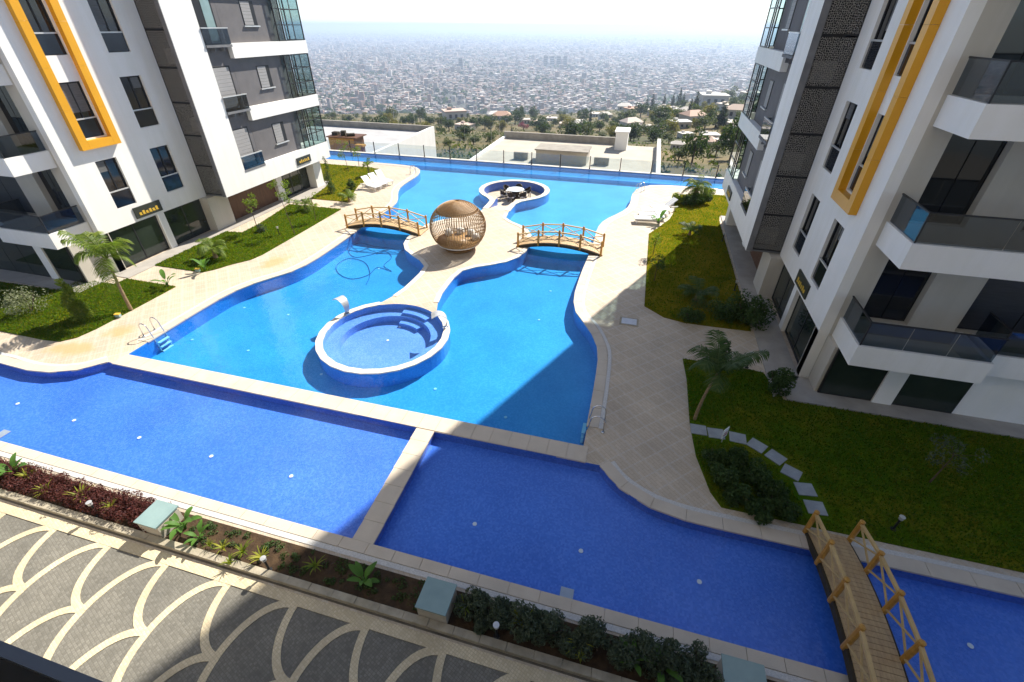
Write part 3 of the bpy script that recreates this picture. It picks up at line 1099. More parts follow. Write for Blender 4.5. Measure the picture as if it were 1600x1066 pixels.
band([(-24, 3.86), (14, 3.86)], 0.24, 0.0075)
for r_ in range(4):
    for i in range(-9, 8):
        x0 = -7.98 + 1.83 * i + 0.915 * (r_ % 2)
        y0 = 3.76 - 1.37 * r_
        if x0 < -17 + r_ or x0 > 3:
            continue
        qa, qb = [], []
        for k in range(13):
            t = R(90 * k / 12)
            qa.append((x0 + 0.9 * (1 - math.cos(t)), y0 - 1.37 * math.sin(t)))
            qb.append((x0 - 0.92 * math.sin(t), y0 - 1.37 * (1 - math.cos(t))))
        band(qa, 0.17, 0.0 + 0.0012 * (i % 2))
        band(qb, 0.17, 0.0028 + 0.0012 * (i % 2))

# planter between plaza and pools
planter = empty('planter', (-4, 4.6, 0))
tag(planter, 'long planting bed with stone kerb between the cobbled plaza and the pools', 'planting bed')
mb = MB()
mb.box(-28, 16, 4.26, 5.02, 0.002, 0.05)
mb.build('soil', 'soil', planter)
kerb = MB()
kerb.box(-0.295, 0.295, 4.08 - 4.165, 4.25 - 4.165, 0.0, 0.115)
kme = kerb.mesh('kerb_stone', 'kerb_stone')
for i in range(60):
    link('kerb_stone', kme, planter, Vector((-22.5 + i * 0.6, 4.165, 0.0 + (i * 37 % 5) * 0.002)) - wloc(planter))
mb = MB()
mb.box(-24, 14, 4.03, 4.075, 0.0, 0.006)
mb.build('joint_strip', 'kerb_joint', planter)

# ================================================================== the two apartment blocks (mirror twins)
def building(side):
    FX = -26.0 if side < 0 else 7.0
    sg = 1.0 if side < 0 else -1.0        # s grows out of the garden facade

    def X(s):
        return FX + sg * s

    def bx(mb_, s0, s1, y0, y1, z0, z1, mi=0):
        return mb_.box(X(s0), X(s1), y0, y1, z0, z1, mi)

    root = empty('apartment_building', (X(-4), 24.0, 0))
    if side < 0:
        tag(root, 'sunlit white apartment block with amber window frame on the left of the pools', 'building', 'twin apartment blocks')
    else:
        tag(root, 'shaded white apartment block with amber window frame on the right of the pools', 'building', 'twin apartment blocks')
    ZF = [2.95 + 3.4 * k for k in range(4)]
    TOP = 16.5
    # dark core behind the openings, plain storeys above the frame
    mb_ = MB()
    bx(mb_, -14, -0.45, 16.45, 33.2, 0.02, TOP)
    mb_.build('inner_core', 'dark_frame', root)
    mb_ = MB()
    bx(mb_, -14, 1.5, 16.0, 34.0, TOP + 0.01, 36.5)
    up_ = mb_.build('upper_storeys', 'white_plaster', root)
    for k in range(6):
        for y0 in (17.4, 20.4, 25.2, 28.6):
            mb_ = MB()
            bx(mb_, 1.5, 1.52, y0, y0 + 1.2, 17.2 + 3.3 * k, 19.4 + 3.3 * k)
            mb_.build('window', 'black_glass', up_)
    # garden facade wall with real openings
    WC = [(17.4, 18.5), (20.42, 21.6)]
    mb_ = MB()
    ys = [16.0, 17.4, 18.5, 20.42, 21.6, 22.82]
    for i in range(5):
        y0, y1 = ys[i], ys[i + 1]
        if (y0, y1) in WC:
            z = 2.08
            for zf in ZF:
                bx(mb_, -0.34, 0, y0, y1, z, zf + 0.04)
                z = zf + 2.4
            bx(mb_, -0.34, 0, y0, y1, z, TOP)
        else:
            bx(mb_, -0.34, 0, y0, y1, 2.08, TOP)
    mb_.build('wall', 'white_plaster', root)
    for ci, (y0, y1) in enumerate(WC):
        for k, zf in enumerate(ZF):
            z0, z1 = zf + 0.04, zf + 2.4
            mb_ = MB()
            f = 0.06
            bx(mb_, -0.20, -0.12, y0, y0 + f, z0, z1)
            bx(mb_, -0.20, -0.12, y1 - f, y1, z0, z1)
            bx(mb_, -0.20, -0.12, y0 + f, y1 - f, z1 - f, z1)
            bx(mb_, -0.20, -0.12, y0 + f, y1 - f, z0, z0 + f)
            bx(mb_, -0.20, -0.125, (y0 + y1) / 2 - 0.03, (y0 + y1) / 2 + 0.03, z0 + f, z1 - f)
            w = mb_.build('window', 'dark_frame', root)
            for a, b in ((y0 + f, (y0 + y1) / 2 - 0.03), ((y0 + y1) / 2 + 0.03, y1 - f)):
                mb_ = MB()
                bx(mb_, -0.18, -0.16, a, b, z0 + f, z1 - f)
                mb_.build('pane', 'black_glass', w)
            if (ci + k * 2) % 3 != 1:
                mb_ = MB()
                ha = (0.5, 1.2, 0.8, 0.35)[(k + ci * 3) % 4]
                ya_, yb_ = ((y0 + 0.1, (y0 + y1) / 2 - 0.05), (y0 + 0.1, y1 - 0.1), ((y0 + y1) / 2 + 0.05, y1 - 0.1))[(k + ci) % 3]
                bx(mb_, -0.155, -0.135, ya_, yb_, z1 - 0.06 - ha, z1 - 0.07)
                mb_.build('blind', 'blind', w)
            mb_ = MB()
            bx(mb_, -0.075, -0.06, y0 + 0.01, y1 - 0.01, z0 + 0.03, z0 + 0.80)
            mb_.build('balustrade', 'navy_glass', w)
            mb_ = MB()
            bx(mb_, -0.085, -0.03, y0 + 0.004, y1 - 0.004, z0 + 0.80, z0 + 0.86)
            mb_.build('handrail', 'light_metal', w)
    # amber frame running up the nearer window column
    for a, b, c, d in ((16.98, 17.34, 5.95, TOP), (18.56, 18.92, 5.95, TOP)):
        z = c
        while z < d - 0.05:                       # sheet by sheet
            mb_ = MB()
            z1 = min(z + 1.7, d)
            bx(mb_, 0.002, 0.25, a, b, z + 0.006, z1)
            mb_.build('amber_frame_panel', 'amber_panel', root)
            z = z1
    mb_ = MB()
    bx(mb_, 0.002, 0.25, 17.346, 18.554, 5.956, 6.33)
    mb_.build('amber_frame_panel', 'amber_panel', root)
    # screen shaft with pierced metal panels and the tall white fin
    mb_ = MB()
    bx(mb_, 1.24, 1.5, 22.86, 24.9, 2.1, TOP)
    bx(mb_, 0.0, 1.24, 24.3, 24.9, 2.1, TOP)
    bx(mb_, 0.0, 1.5, 24.9, 26.8, 2.1, 3.2)
    mb_.build('fin_wall', 'white_plaster', root)
    mb_ = MB()
    bx(mb_, 1.24, 1.497, 22.83, 22.857, 2.12, TOP)
    bx(mb_, 0.003, 1.235, 22.87, 24.26, 2.12, 2.2)
    mb_.build('fin_edge', 'grey_concrete', root)
    mb_ = MB()
    bx(mb_, 0.003, 1.235, 24.27, 24.296, 2.21, TOP)
    bx(mb_, 1.22, 1.238, 22.89, 24.26, 2.21, TOP)
    bx(mb_, 0.002, 0.02, 22.89, 24.26, 2.21, TOP)
    mb_.build('shaft_lining', 'dark_frame', root)
    z = 2.22
    i = 0
    while z < TOP - 0.5:
        mb_ = MB()
        bx(mb_, 0.02, 1.22, 22.845, 22.855, z + 0.06, z + 1.66)
        pn = mb_.build('lattice_panel', 'lattice_metal', root)
        mb_ = MB()
        bx(mb_, 0.01, 1.23, 22.82, 22.88, z, z + 0.06)
        mb_.build('panel_rail', 'dark_frame', pn)
        if i % 2 == 0:
            mb_ = MB()
            bx(mb_, 0.25, 1.05, 23.3, 23.7, z + 0.15, z + 0.85)
            mb_.build('cooling_unit', 'blind', pn)
        z += 1.70
        i += 1
    # far half: grey wall, white bands, shutters, small balconies, glazed corner
    mb_ = MB()
    bx(mb_, 0.0, 1.2, 26.8, 31.2, 3.25, TOP)
    bx(mb_, 0.0, 1.196, 24.9, 26.8, 3.25, TOP)
    bx(mb_, -0.42, -0.1, 31.2, 33.9, 2.3, TOP)
    mb_.build('grey_wall', 'grey_plaster', root)
    mb_ = MB()
    bx(mb_, -0.4, 1.5, 26.8, 34.0, 2.1, 3.28)
    mb_.build('white_band', 'white_plaster', root)
    for k, zf in enumerate(ZF[1:]):
        z0 = zf - 0.48
        mb_ = MB()
        bx(mb_, 1.2, 1.5, 26.8, 31.2, z0, z0 + 0.76)
        bx(mb_, 1.3, 1.5, 31.2, 34.0, z0, z0 + 0.76)
        bx(mb_, -0.1, 1.3, 33.8, 34.0, z0, z0 + 0.76)
        bx(mb_, -0.1, 1.3, 31.2, 33.8, z0, z0 + 0.22)
        mb_.build('white_band', 'white_plaster', root)
    for k, zf in enumerate(ZF):
        zb = zf + 0.3 if k == 0 else zf + 0.25
        # wide shutter door behind the small balcony
        mb_ = MB()
        y0, y1 = 24.98, 26.35
        bx(mb_, 1.2, 1.225, y0, y1 + 0.12, zb + 0.02, zb + 2.32)
        d = mb_.build('shutter_door', 'dark_frame', root)
        if k == 2:
            mb_ = MB()
            bx(mb_, 1.226, 1.24, y0 + 0.75, y1, zb + 0.05, zb + 2.25)
            mb_.build('pane', 'frosted_top', d)
        else:
            for q in range(11):
                mb_ = MB()
                bx(mb_, 1.226, 1.24, y0 + 0.05, y1, zb + 0.06 + q * 0.2, zb + 0.25 + q * 0.2)
                mb_.build('slat', 'shutter', d)
        mb_ = MB()
        if k > 0:
            bx(mb_, 1.2, 1.58, 24.9, 26.82, zb - 0.14, zb - 0.02)
            for yy in (25.5, 26.2):
                bx(mb_, 1.2, 1.5, yy, yy + 0.06, zb - 0.34, zb - 0.14)
        else:
            bx(mb_, 1.2, 1.52, 24.9, 26.8, zb - 0.14, zb - 0.03)
        bal = mb_.build('small_balcony', 'grey_concrete', root)
        s1 = 1.56 if k > 0 else 1.50
        mb_ = MB()
        bx(mb_, s1 - 0.02, s1, 24.92, 26.8, zb, zb + 0.76)
        bx(mb_, 1.24, s1 - 0.02, 26.78, 26.8, zb, zb + 0.76)
        mb_.build('balustrade', 'rail_glass', bal)
        mb_ = MB()
        bx(mb_, s1 - 0.05, s1 + 0.02, 24.92, 26.84, zb + 0.76, zb + 0.81)
        bx(mb_, 1.24, s1 - 0.05, 26.77, 26.83, zb + 0.76, zb + 0.81)
        mb_.build('handrail', 'light_metal', bal)
        # little shuttered window
        zw = zf + 1.15
        mb_ = MB()
        bx(mb_, 1.2, 1.22, 28.7, 29.85, zw, zw + 1.25)
        w = mb_.build('window', 'dark_frame', root)
        for q in range(7):
            mb_ = MB()
            bx(mb_, 1.221, 1.236, 28.74, 29.5, zw + 0.03 + q * 0.17, zw + 0.19 + q * 0.17)
            mb_.build('slat', 'shutter', w)
        mb_ = MB()
        bx(mb_, 1.2, 1.30, 28.6, 29.95, zw - 0.07, zw - 0.005)
        mb_.build('sill', 'light_metal', w)
        # glazed corner of the far balcony
        z0, z1 = zf + 0.29, zf + 3.4 - 0.5
        mb_ = MB()
        for yy in (31.25, 31.85, 32.35, 33.9):
            bx(mb_, 1.40, 1.46, yy, yy + 0.07, z0, z1)
        for zz in (z0, z0 + (z1 - z0) / 3, z0 + 2 * (z1 - z0) / 3, z1 - 0.05):
            bx(mb_, 1.405, 1.455, 31.3, 33.9, zz, zz + 0.05)
            bx(mb_, 0.0, 1.4, 33.905, 33.955, zz, zz + 0.05)
        for ss in (0.0, 0.7):
            bx(mb_, ss, ss + 0.06, 33.9, 33.96, z0, z1)
        gl = mb_.build('corner_glazing', 'dark_frame', root)
        hs = (z1 - z0) / 3
        for q in range(3):
            for ya, yb in ((31.32, 31.85), (31.92, 32.35), (32.42, 33.9)):
                mb_ = MB()
                bx(mb_, 1.425, 1.435, ya, yb, z0 + q * hs + 0.05, z0 + (q + 1) * hs)
                mb_.build('pane', 'clear_glass', gl)
            for sa, sb in ((0.06, 0.7), (0.76, 1.4)):
                mb_ = MB()
                bx(mb_, sa, sb, 33.925, 33.935, z0 + q * hs + 0.05, z0 + (q + 1) * hs)
                mb_.build('pane', 'clear_glass', gl)
    # ground floor under the garden facade
    for a, b, c, d, mt in ((-0.34, -0.003, 16.0, 16.36, 'white_plaster'), (-0.34, -0.003, 19.29, 19.70, 'white_plaster'), (-0.40, 0.45, 22.36, 23.9, 'beige_plaster'), (-0.40, 0.30, 28.7, 29.3, 'white_plaster'), (-0.40, 0.9, 32.35, 33.3, 'white_plaster')):
        mb_ = MB()
        bx(mb_, a, b, c, d, 0.0, 2.078)
        mb_.build('pillar', mt, root)
    for ya, yb, n, so in ((16.36, 19.29, 2, -0.2), (19.70, 22.36, 2, -0.2), (29.3, 32.35, 3, 0.2)):
        mb_ = MB()
        bx(mb_, so - 0.03, so + 0.03, ya, yb, 0.03, 0.10)
        bx(mb_, so - 0.03, so + 0.03, ya, yb, 1.99, 2.08)
        for q in range(n + 1):
            yy = ya + (yb - ya - 0.06) * q / n
            bx(mb_, so - 0.028, so + 0.028, yy, yy + 0.06, 0.10, 1.99)
        sf = mb_.build('storefront', 'dark_frame', root)
        for q in range(n):
            a = ya + (yb - ya - 0.06) * q / n + 0.06
            b = ya + (yb - ya - 0.06) * (q + 1) / n
            mb_ = MB()
            bx(mb_, so - 0.01, so + 0.01, a, b, 0.10, 1.99)
            mb_.build('pane', 'shop_glass', sf)
    y = 23.92
    while y < 28.68:
        mb_ = MB()
        bx(mb_, -0.3, 0.02 + 0.004 * ((int(y * 40)) % 3), y, min(y + 0.235, 28.69), 0.02, 2.08)
        mb_.build('cladding_plank', 'wood_cladding', root)
        y += 0.24
    # name boards over the shopfront and over the far door
    for ya, yb, za, zb, so in ((18.1, 19.7, 2.22, 2.80, 0.0), (29.9, 31.5, 2.35, 2.85, 1.5)):
        mb_ = MB()
        bx(mb_, so + 0.002, so + 0.06, ya, yb, za, zb)
        sb_ = mb_.build('name_board', 'sign_green', root)
        mb_ = MB()
        yy = ya + 0.22
        q = 0
        while yy < yb - 0.3:
            h = (0.12, 0.18, 0.12, 0.16)[q % 4]
            bx(mb_, so + 0.062, so + 0.072, yy, yy + 0.13, za + 0.16, za + 0.16 + h)
            bx(mb_, so + 0.062, so + 0.072, yy + 0.02, yy + 0.17, za + 0.13, za + 0.155)
            yy += 0.2
            q += 1
        mb_.build('lettering', 'sign_gold', sb_)
    # end facade towards the plaza: piers, dark bays, balconies
    mb_ = MB()
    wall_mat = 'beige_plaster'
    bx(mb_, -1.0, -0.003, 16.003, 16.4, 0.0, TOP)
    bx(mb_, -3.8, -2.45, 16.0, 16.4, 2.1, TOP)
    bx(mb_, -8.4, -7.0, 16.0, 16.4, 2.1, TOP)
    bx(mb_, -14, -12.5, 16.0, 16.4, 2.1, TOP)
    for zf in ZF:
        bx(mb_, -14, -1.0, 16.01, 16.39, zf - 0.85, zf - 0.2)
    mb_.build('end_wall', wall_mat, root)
    for k, zf in enumerate(ZF):
        for a, b, mt in ((-2.45, -1.0, 'black_glass'), (-7.0, -3.8, 'dark_shutter'), (-12.5, -8.4, 'black_glass')):
            mb_ = MB()
            bx(mb_, a, b, 16.26, 16.30, zf - 0.2, zf + 2.55)
            w = mb_.build('bay', 'dark_frame', root)
            mb_ = MB()
            mid = (a + b) / 2
            bx(mb_, a + 0.05, mid - 0.02, 16.23, 16.255, zf - 0.15, zf + 2.5)
            bx(mb_, mid + 0.02, b - 0.05, 16.23, 16.255, zf - 0.15, zf + 2.5)
            mb_.build('pane', mt, w)
        s1 = -4.05 if k == 0 else -6.6
        for (a, b, yo) in ((s1, -0.45, 14.2), (-13.0, s1 - 0.25, 14.75)):
            mb_ = MB()
            bx(mb_, a, b, yo, yo + 0.14, zf - 0.95, zf - 0.2)
            bx(mb_, b - 0.14, b, yo + 0.14, 15.998, zf - 0.95, zf - 0.2)
            bx(mb_, a, a + 0.14, yo + 0.14, 15.998, zf - 0.95, zf - 0.2)
            bx(mb_, a + 0.14, b - 0.14, yo + 0.14, 15.998, zf - 0.93, zf - 0.72)
            bal = mb_.build('balcony', 'white_plaster', root)
            mb_ = MB()
            zr = zf - 0.2
            n = 3
            for q in range(n):
                p0, p1 = a + 0.06 + (b - a - 0.12) * q / n, a + 0.06 + (b - a - 0.12) * (q + 1) / n
                bx(mb_, p0 + 0.01, p1 - 0.01, yo + 0.06, yo + 0.075, zr + 0.02, zr + 0.82)
            bx(mb_, b - 0.075, b - 0.06, yo + 0.1, 15.95, zr + 0.02, zr + 0.82)
            mb_.build('balustrade', 'rail_glass', bal)
            mb_ = MB()
            bx(mb_, a + 0.04, b - 0.04, yo + 0.045, yo + 0.09, zr + 0.82, zr + 0.86)
            bx(mb_, b - 0.09, b - 0.045, yo + 0.09, 15.97, zr + 0.82, zr + 0.86)
            bx(mb_, b - 0.09, b - 0.05, yo + 0.05, yo + 0.085, zr, zr + 0.82)
            mb_.build('handrail', 'dark_frame', bal)
    # ground floor of the end facade
    yg = 14.52 if side < 0 else 15.1
    bays = ((-2.1, -0.45), (-7.6, -2.65)) if side < 0 else ((-2.15, -0.45), (-4.6, -2.75))
    mb_ = MB()
    bx(mb_, bays[1][1], bays[0][0], yg - 0.05, yg + 0.5, 0.05, 2.0)
    mb_.build('pillar', 'white_plaster', root)
    mb_ = MB()
    bx(mb_, -14, bays[1][0], yg + 0.05, 16.2, 0.05, 2.0)
    mb_.build('pale_wall', 'white_plaster', root)
    for (a, b), n in zip(bays, (1, 4) if side < 0 else (1, 1)):
        mb_ = MB()
        bx(mb_, a, b, yg + 0.02, yg + 0.1, 0.05, 2.0)
        sf = mb_.build('storefront', 'dark_frame', root)
        for q in range(n):
            p0, p1 = a + 0.03 + (b - a - 0.06) * q / n, a + 0.03 + (b - a - 0.06) * (q + 1) / n
            mb_ = MB()
            bx(mb_, p0 + 0.015, p1 - 0.015, yg, yg + 0.018, 0.12, 1.95)
            mb_.build('pane', 'shop_glass', sf)
    mb_ = MB()
    bx(mb_, -0.45, -0.345, yg + 0.1, 15.998, 0.05, 2.0)
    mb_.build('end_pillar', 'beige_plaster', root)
    return root


building(-1)
building(1)

# own balcony under the viewpoint: rail and dark glass at the lower left
bal = empty('balcony', (-1.0, -0.6, 8.0))
tag(bal, 'grey metal balcony rail over dark glass in the bottom left corner', 'balcony')
mb = MB()
mb.box(-6.0, -0.9, 0.222, 0.262, 8.97, 9.0)
mb.build('handrail', 'rail_cap', bal)
mb = MB()
mb.box(-6.0, -0.9, 0.225, 0.245, 7.8, 8.965)
mb.build('glass_panel', 'rail_panel', bal)
mb = MB()
mb.box(-6.0, -0.9, -1.4, 0.222, 7.8, 7.95)
mb.build('floor_slab', 'dark_frame', bal)
mb = MB()
mb.box(-22.0, 14.0, -12.0, -1.5, 0.0, 33.0)
mb.build('wall', 'beige_plaster', bal)

# ================================================================== things
def copy_tree(o, parent=None):
    c = o.copy()
    col.objects.link(c)
    c.parent = parent
    for ch in [q for q in o.children]:
        copy_tree(ch, c)
    return c


# ------------------------------------------------------------------ foot bridges
def bridge(name_label, p0, p1, width, rise, n_post, post_h):
    """arched timber bridge from p0 to p1 (plan points)"""
    a, b = Vector((p0[0], p0[1], 0)), Vector((p1[0], p1[1], 0))
    d = (b - a)
    Ln = d.length
    d.normalize()
    s = Vector((-d.y, d.x, 0))
    root = empty('foot_bridge', (a + b) / 2)
    tag(root, name_label, 'bridge', 'timber foot bridges over the pools')

    def at(t, lat, h):
        z = 0.06 + rise * (1 - (2 * t - 1) ** 2)
        return a + d * (Ln * t) + s * lat + Vector((0, 0, z + h))
    n = int(Ln / 0.125)
    for i in range(n):
        t0, t1 = (i + 0.04) / n, (i + 0.96) / n
        m_ = MB()
        w = width / 2 - 0.05
        P = [at(t0, -w, 0), at(t1, -w, 0), at(t1, w, 0), at(t0, w, 0)]
        m_.add([p - Vector((0, 0, 0.035)) for p in P] + P, BOXF)
        m_.build('plank', 'plank_wood', root)
    for sd in (-1, 1):
        m_ = MB()
        K = 16
        V, Fc = [], []
        for i in range(K + 1):
            t = i / K
            for lat, h in ((-0.04, -0.22), (0.04, -0.22), (0.04, -0.04), (-0.04, -0.04)):
                V.append(at(t, sd * (width / 2 - 0.03) + lat, h))
        for i in range(K):
            for k in range(4):
                k2 = (k + 1) % 4
                Fc.append((i * 4 + k, i * 4 + k2, i * 4 + 4 + k2, i * 4 + 4 + k))
        Fc += [(0, 1, 2, 3), (K * 4 + 3, K * 4 + 2, K * 4 + 1, K * 4)]
        m_.add(V, Fc)
        m_.build('beam', 'under_wood', root)
        ts = [0.02 + 0.96 * i / (n_post - 1) for i in range(n_post)]
        for t in ts:
            m_ = MB()
            p = at(t, sd * width / 2, -0.16)
            m_.tube([p, p + Vector((0, 0, post_h + 0.16))], 0.062, 8)
            q = p + Vector((0, 0, post_h + 0.155))
            m_.lathe([(0.066, 0), (0.066, 0.015), (0.03, 0.045), (0, 0.05)], q, 8)
            m_.build('post', 'golden_wood', root)
        for i in range(n_post - 1):
            t0, t1 = ts[i], ts[i + 1]
            m_ = MB()
            m_.bar(at(t0, sd * width / 2, post_h - 0.08), at(t1, sd * width / 2, post_h - 0.08), 0.075, 0.06)
            m_.build('rail', 'pale_wood', root)
            m_ = MB()
            m_.bar(at(t0, sd * width / 2 + 0.012, post_h - 0.12), at(t1, sd * width / 2 + 0.012, 0.10), 0.035)
            m_.build('brace', 'pale_wood', root)
            m_ = MB()
            m_.bar(at(t0, sd * width / 2 - 0.026, 0.10), at(t1, sd * width / 2 - 0.026, post_h - 0.12), 0.035)
            m_.build('brace', 'pale_wood', root)
    return root


bridge('arched timber foot bridge left of the woven pod', (-18.05, 25.75), (-12.75, 25.75), 1.25, 0.42, 5, 0.78)
bridge('arched timber foot bridge right of the woven pod', (-6.5, 25.75), (-1.35, 25.75), 1.25, 0.42, 5, 0.78)
bridge('long timber foot bridge over the blue pool at the lower right', (6.16, 8.98), (6.12, 3.85), 1.02, 0.40, 6, 0.78)

# ------------------------------------------------------------------ woven pod
pod = empty('woven_pod', (-9.72, 24.0, 0.02))
tag(pod, 'round brown wicker pod with open front on the island', 'garden pod')
PC = Vector((-9.72, 24.0, 1.38))
PR, PZ = 1.62, 1.42


def pod_pt(lon, lat, k=1.0):
    r = math.cos(lat)
    return PC + Vector((PR * k * r * math.cos(lon), PR * k * r * math.sin(lon), PZ * k * math.sin(lat)))


OPEN = R(-112)                      # opening looks to the front left
mb = MB()
for i in range(66):
    lon = 2 * math.pi * i / 66
    da = abs((lon - OPEN + math.pi) % (2 * math.pi) - math.pi)
    hi_, lo_ = R(84), R(-66)
    if da < R(19):
        for l0, l1 in ((lo_, R(-30)), (R(40 - 10 * da / R(19)), hi_)):
            mb.tube([pod_pt(lon, l0 + (l1 - l0) * k / 6) for k in range(7)], 0.022, 5, caps=False)
    else:
        mb.tube([pod_pt(lon, lo_ + (hi_ - lo_) * k / 16) for k in range(17)], 0.022, 5, caps=False)
mb.build('stake', 'wicker', pod)
mb = MB()
for j in range(46):
    lat = R(-66 + 150 * j / 45)
    dense = lat > R(44) or lat < R(-28)
    if not dense and j % 8:
        continue
    seg = []
    for i in range(49):
        lon = OPEN + R(22) + (2 * math.pi - R(44)) * i / 48 if R(-30) < lat < R(40) else OPEN + 2 * math.pi * i / 48
        seg.append(pod_pt(lon, lat, 1.004))
    mb.tube(seg, 0.014 if not dense else 0.026, 4, caps=False)
mb.build('weave', 'wicker', pod)
mb = MB()
mb.lathe([(PR * 0.992 * math.cos(R(t)), PZ * 0.992 * math.sin(R(t))) for t in (40, 46, 52, 58, 64, 70, 76, 82, 89.9)], PC, 48)
mb.build('roof_cap', 'wicker', pod, smooth=True)
mb = MB()
mb.lathe([(PR * 0.992 * math.cos(R(t)), PZ * 0.992 * math.sin(R(t))) for t in (-66, -60, -54, -48, -42, -36)], PC, 48)
mb.build('lower_shell', 'wicker', pod, smooth=True)
mb = MB()
mb.lathe([(0.0, 0.0), (0.85, 0.0), (0.95, 0.10), (1.05, 0.18), (0.0, 0.18)], (PC.x, PC.y, 0.02), 28)
mb.build('base_ring', 'wicker', pod)
mb = MB()
mb.lathe([(0.0, 0.30), (1.15, 0.30), (1.25, 0.36), (1.2, 0.44), (0.0, 0.46)], (PC.x, PC.y, 0.02), 28)
mb.build('seat_cushion', 'cushion', pod, smooth=True)
for k in range(4):
    a = R(20 + 42 * k)
    mb = MB()
    c = Vector((PC.x + 1.0 * math.cos(a), PC.y + 1.0 * math.sin(a), 0.46))
    mb.lathe([(0.0, 0.0), (0.22, 0.03), (0.26, 0.2), (0.2, 0.38), (0.0, 0.42)], c, 10)
    mb.build('pillow', 'cushion', pod, smooth=True)

# ------------------------------------------------------------------ table and chairs in the sunken lounge
LZ = -0.62
tb = empty('round_table', (A + 0.15, 36.15, LZ))
tag(tb, 'round glass-topped rattan table in the sunken lounge', 'table')
mb = MB()
mb.lathe([(0.0, 0.70), (0.68, 0.70), (0.70, 0.715), (0.68, 0.73), (0.0, 0.73)], (A + 0.15, 36.15, LZ), 28)
mb.build('table_top', 'table_top', tb)
mb = MB()
mb.lathe([(0.40, 0.0), (0.30, 0.35), (0.42, 0.70), (0.0, 0.70)], (A + 0.15, 36.15, LZ), 20)
mb.build('pedestal', 'rattan', tb)


def make_chair(x, y, rz, label):
    c = empty('rattan_chair', (x, y, LZ))
    tag(c, label, 'chair', 'rattan chairs in the sunken lounge')
    parts = {'seat': (MB(), 'cushion'), 'backrest': (MB(), 'rattan')}
    m_ = MB()
    m_.obox((0, 0, 0.36), 0.5, 0.5, 0.09)
    s = link('seat', m_.mesh('seat', 'cushion'), c)
    m_ = MB()
    arcp = [(0.27 * math.cos(R(t)) * 1.05, 0.27 * math.sin(R(t)) * 1.05) for t in range(-20, 201, 20)]
    n = len(arcp)
    V = [(p[0], p[1], 0.40) for p in arcp] + [(p[0] * 1.12, p[1] * 1.12, 0.62 + 0.2 * max(0, math.sin(R(-20 + 20 * i)))) for i, p in enumerate(arcp)]
    V += [(p[0] * 0.9, p[1] * 0.9, q[2]) for p, q in zip(arcp + arcp, V)]
    Fc = [(i, i + 1, n + i + 1, n + i) for i in range(n - 1)] + [(2 * n + i + 1, 2 * n + i, 3 * n + i, 3 * n + i + 1) for i in range(n - 1)]
    Fc += [(n + i, n + i + 1, 3 * n + i + 1, 3 * n + i) for i in range(n - 1)]
    m_.add(V, Fc)
    link('backrest', m_.mesh('backrest', 'rattan'), c)
    for dx, dy in ((-0.2, -0.2), (0.2, -0.2), (0.2, 0.2), (-0.2, 0.2)):
        m_ = MB()
        m_.obox((dx, dy, 0), 0.05, 0.05, 0.36)
        link('leg', m_.mesh('leg', 'rattan'), c)
    c.rotation_euler.z = rz
    return c


for k, (ang, lab) in enumerate(((-95, 'rattan chair in front of the round table, nearest the ramp'), (-40, 'rattan chair at the front right of the round table'), (-150, 'rattan chair at the front left of the round table'), (30, 'rattan chair behind the round table on its right'), (90, 'rattan chair on the far side of the round table'), (150, 'rattan chair behind the round table on its left'))):
    r_ = 0.98
    make_chair(A + 0.15 + r_ * math.cos(R(ang)), 36.15 + r_ * math.sin(R(ang)), R(ang) - math.pi / 2, lab)


# ------------------------------------------------------------------ sun loungers
def lounger(loc, rz, back, label, group):
    c = empty('sun_lounger', loc)
    tag(c, label, 'sun lounger', group)
    m_ = MB()
    for sx in (-0.31, 0.31):
        m_.bar((sx, -0.95, 0.30), (sx, 0.95, 0.30), 0.05, 0.07)
    link('frame', m_.mesh('frame', 'white_plastic'), c)
    for i in range(9):
        m_ = MB()
        y0 = -0.94 + i * 0.125
        m_.box(-0.29, 0.29, y0, y0 + 0.105, 0.31, 0.345)
        link('slat', m_.mesh('slat', 'white_plastic'), c)
    ca, sa = math.cos(back), math.sin(back)
    for i in range(7):
        m_ = MB()
        t0, t1 = 0.02 + i * 0.115, 0.02 + i * 0.115 + 0.098
        y0, z0, y1, z1 = 0.2 + t0 * ca, 0.335 + t0 * sa, 0.2 + t1 * ca, 0.335 + t1 * sa
        m_.add([(-0.3, y0, z0), (0.3, y0, z0), (0.3, y1, z1), (-0.3, y1, z1), (-0.3, y0 - 0.03 * sa, z0 + 0.03 * ca), (0.3, y0 - 0.03 * sa, z0 + 0.03 * ca), (0.3, y1 - 0.03 * sa, z1 + 0.03 * ca), (-0.3, y1 - 0.03 * sa, z1 + 0.03 * ca)], BOXF)
        link('back_slat', m_.mesh('back_slat', 'white_plastic'), c)
    for sx in (-0.28, 0.28):
        for sy in (-0.78, 0.72):
            m_ = MB()
            m_.bar((sx, sy, 0.0), (sx, sy, 0.30), 0.06)
            link('leg', m_.mesh('leg', 'white_plastic'), c)
    c.rotation_euler.z = rz
    return c


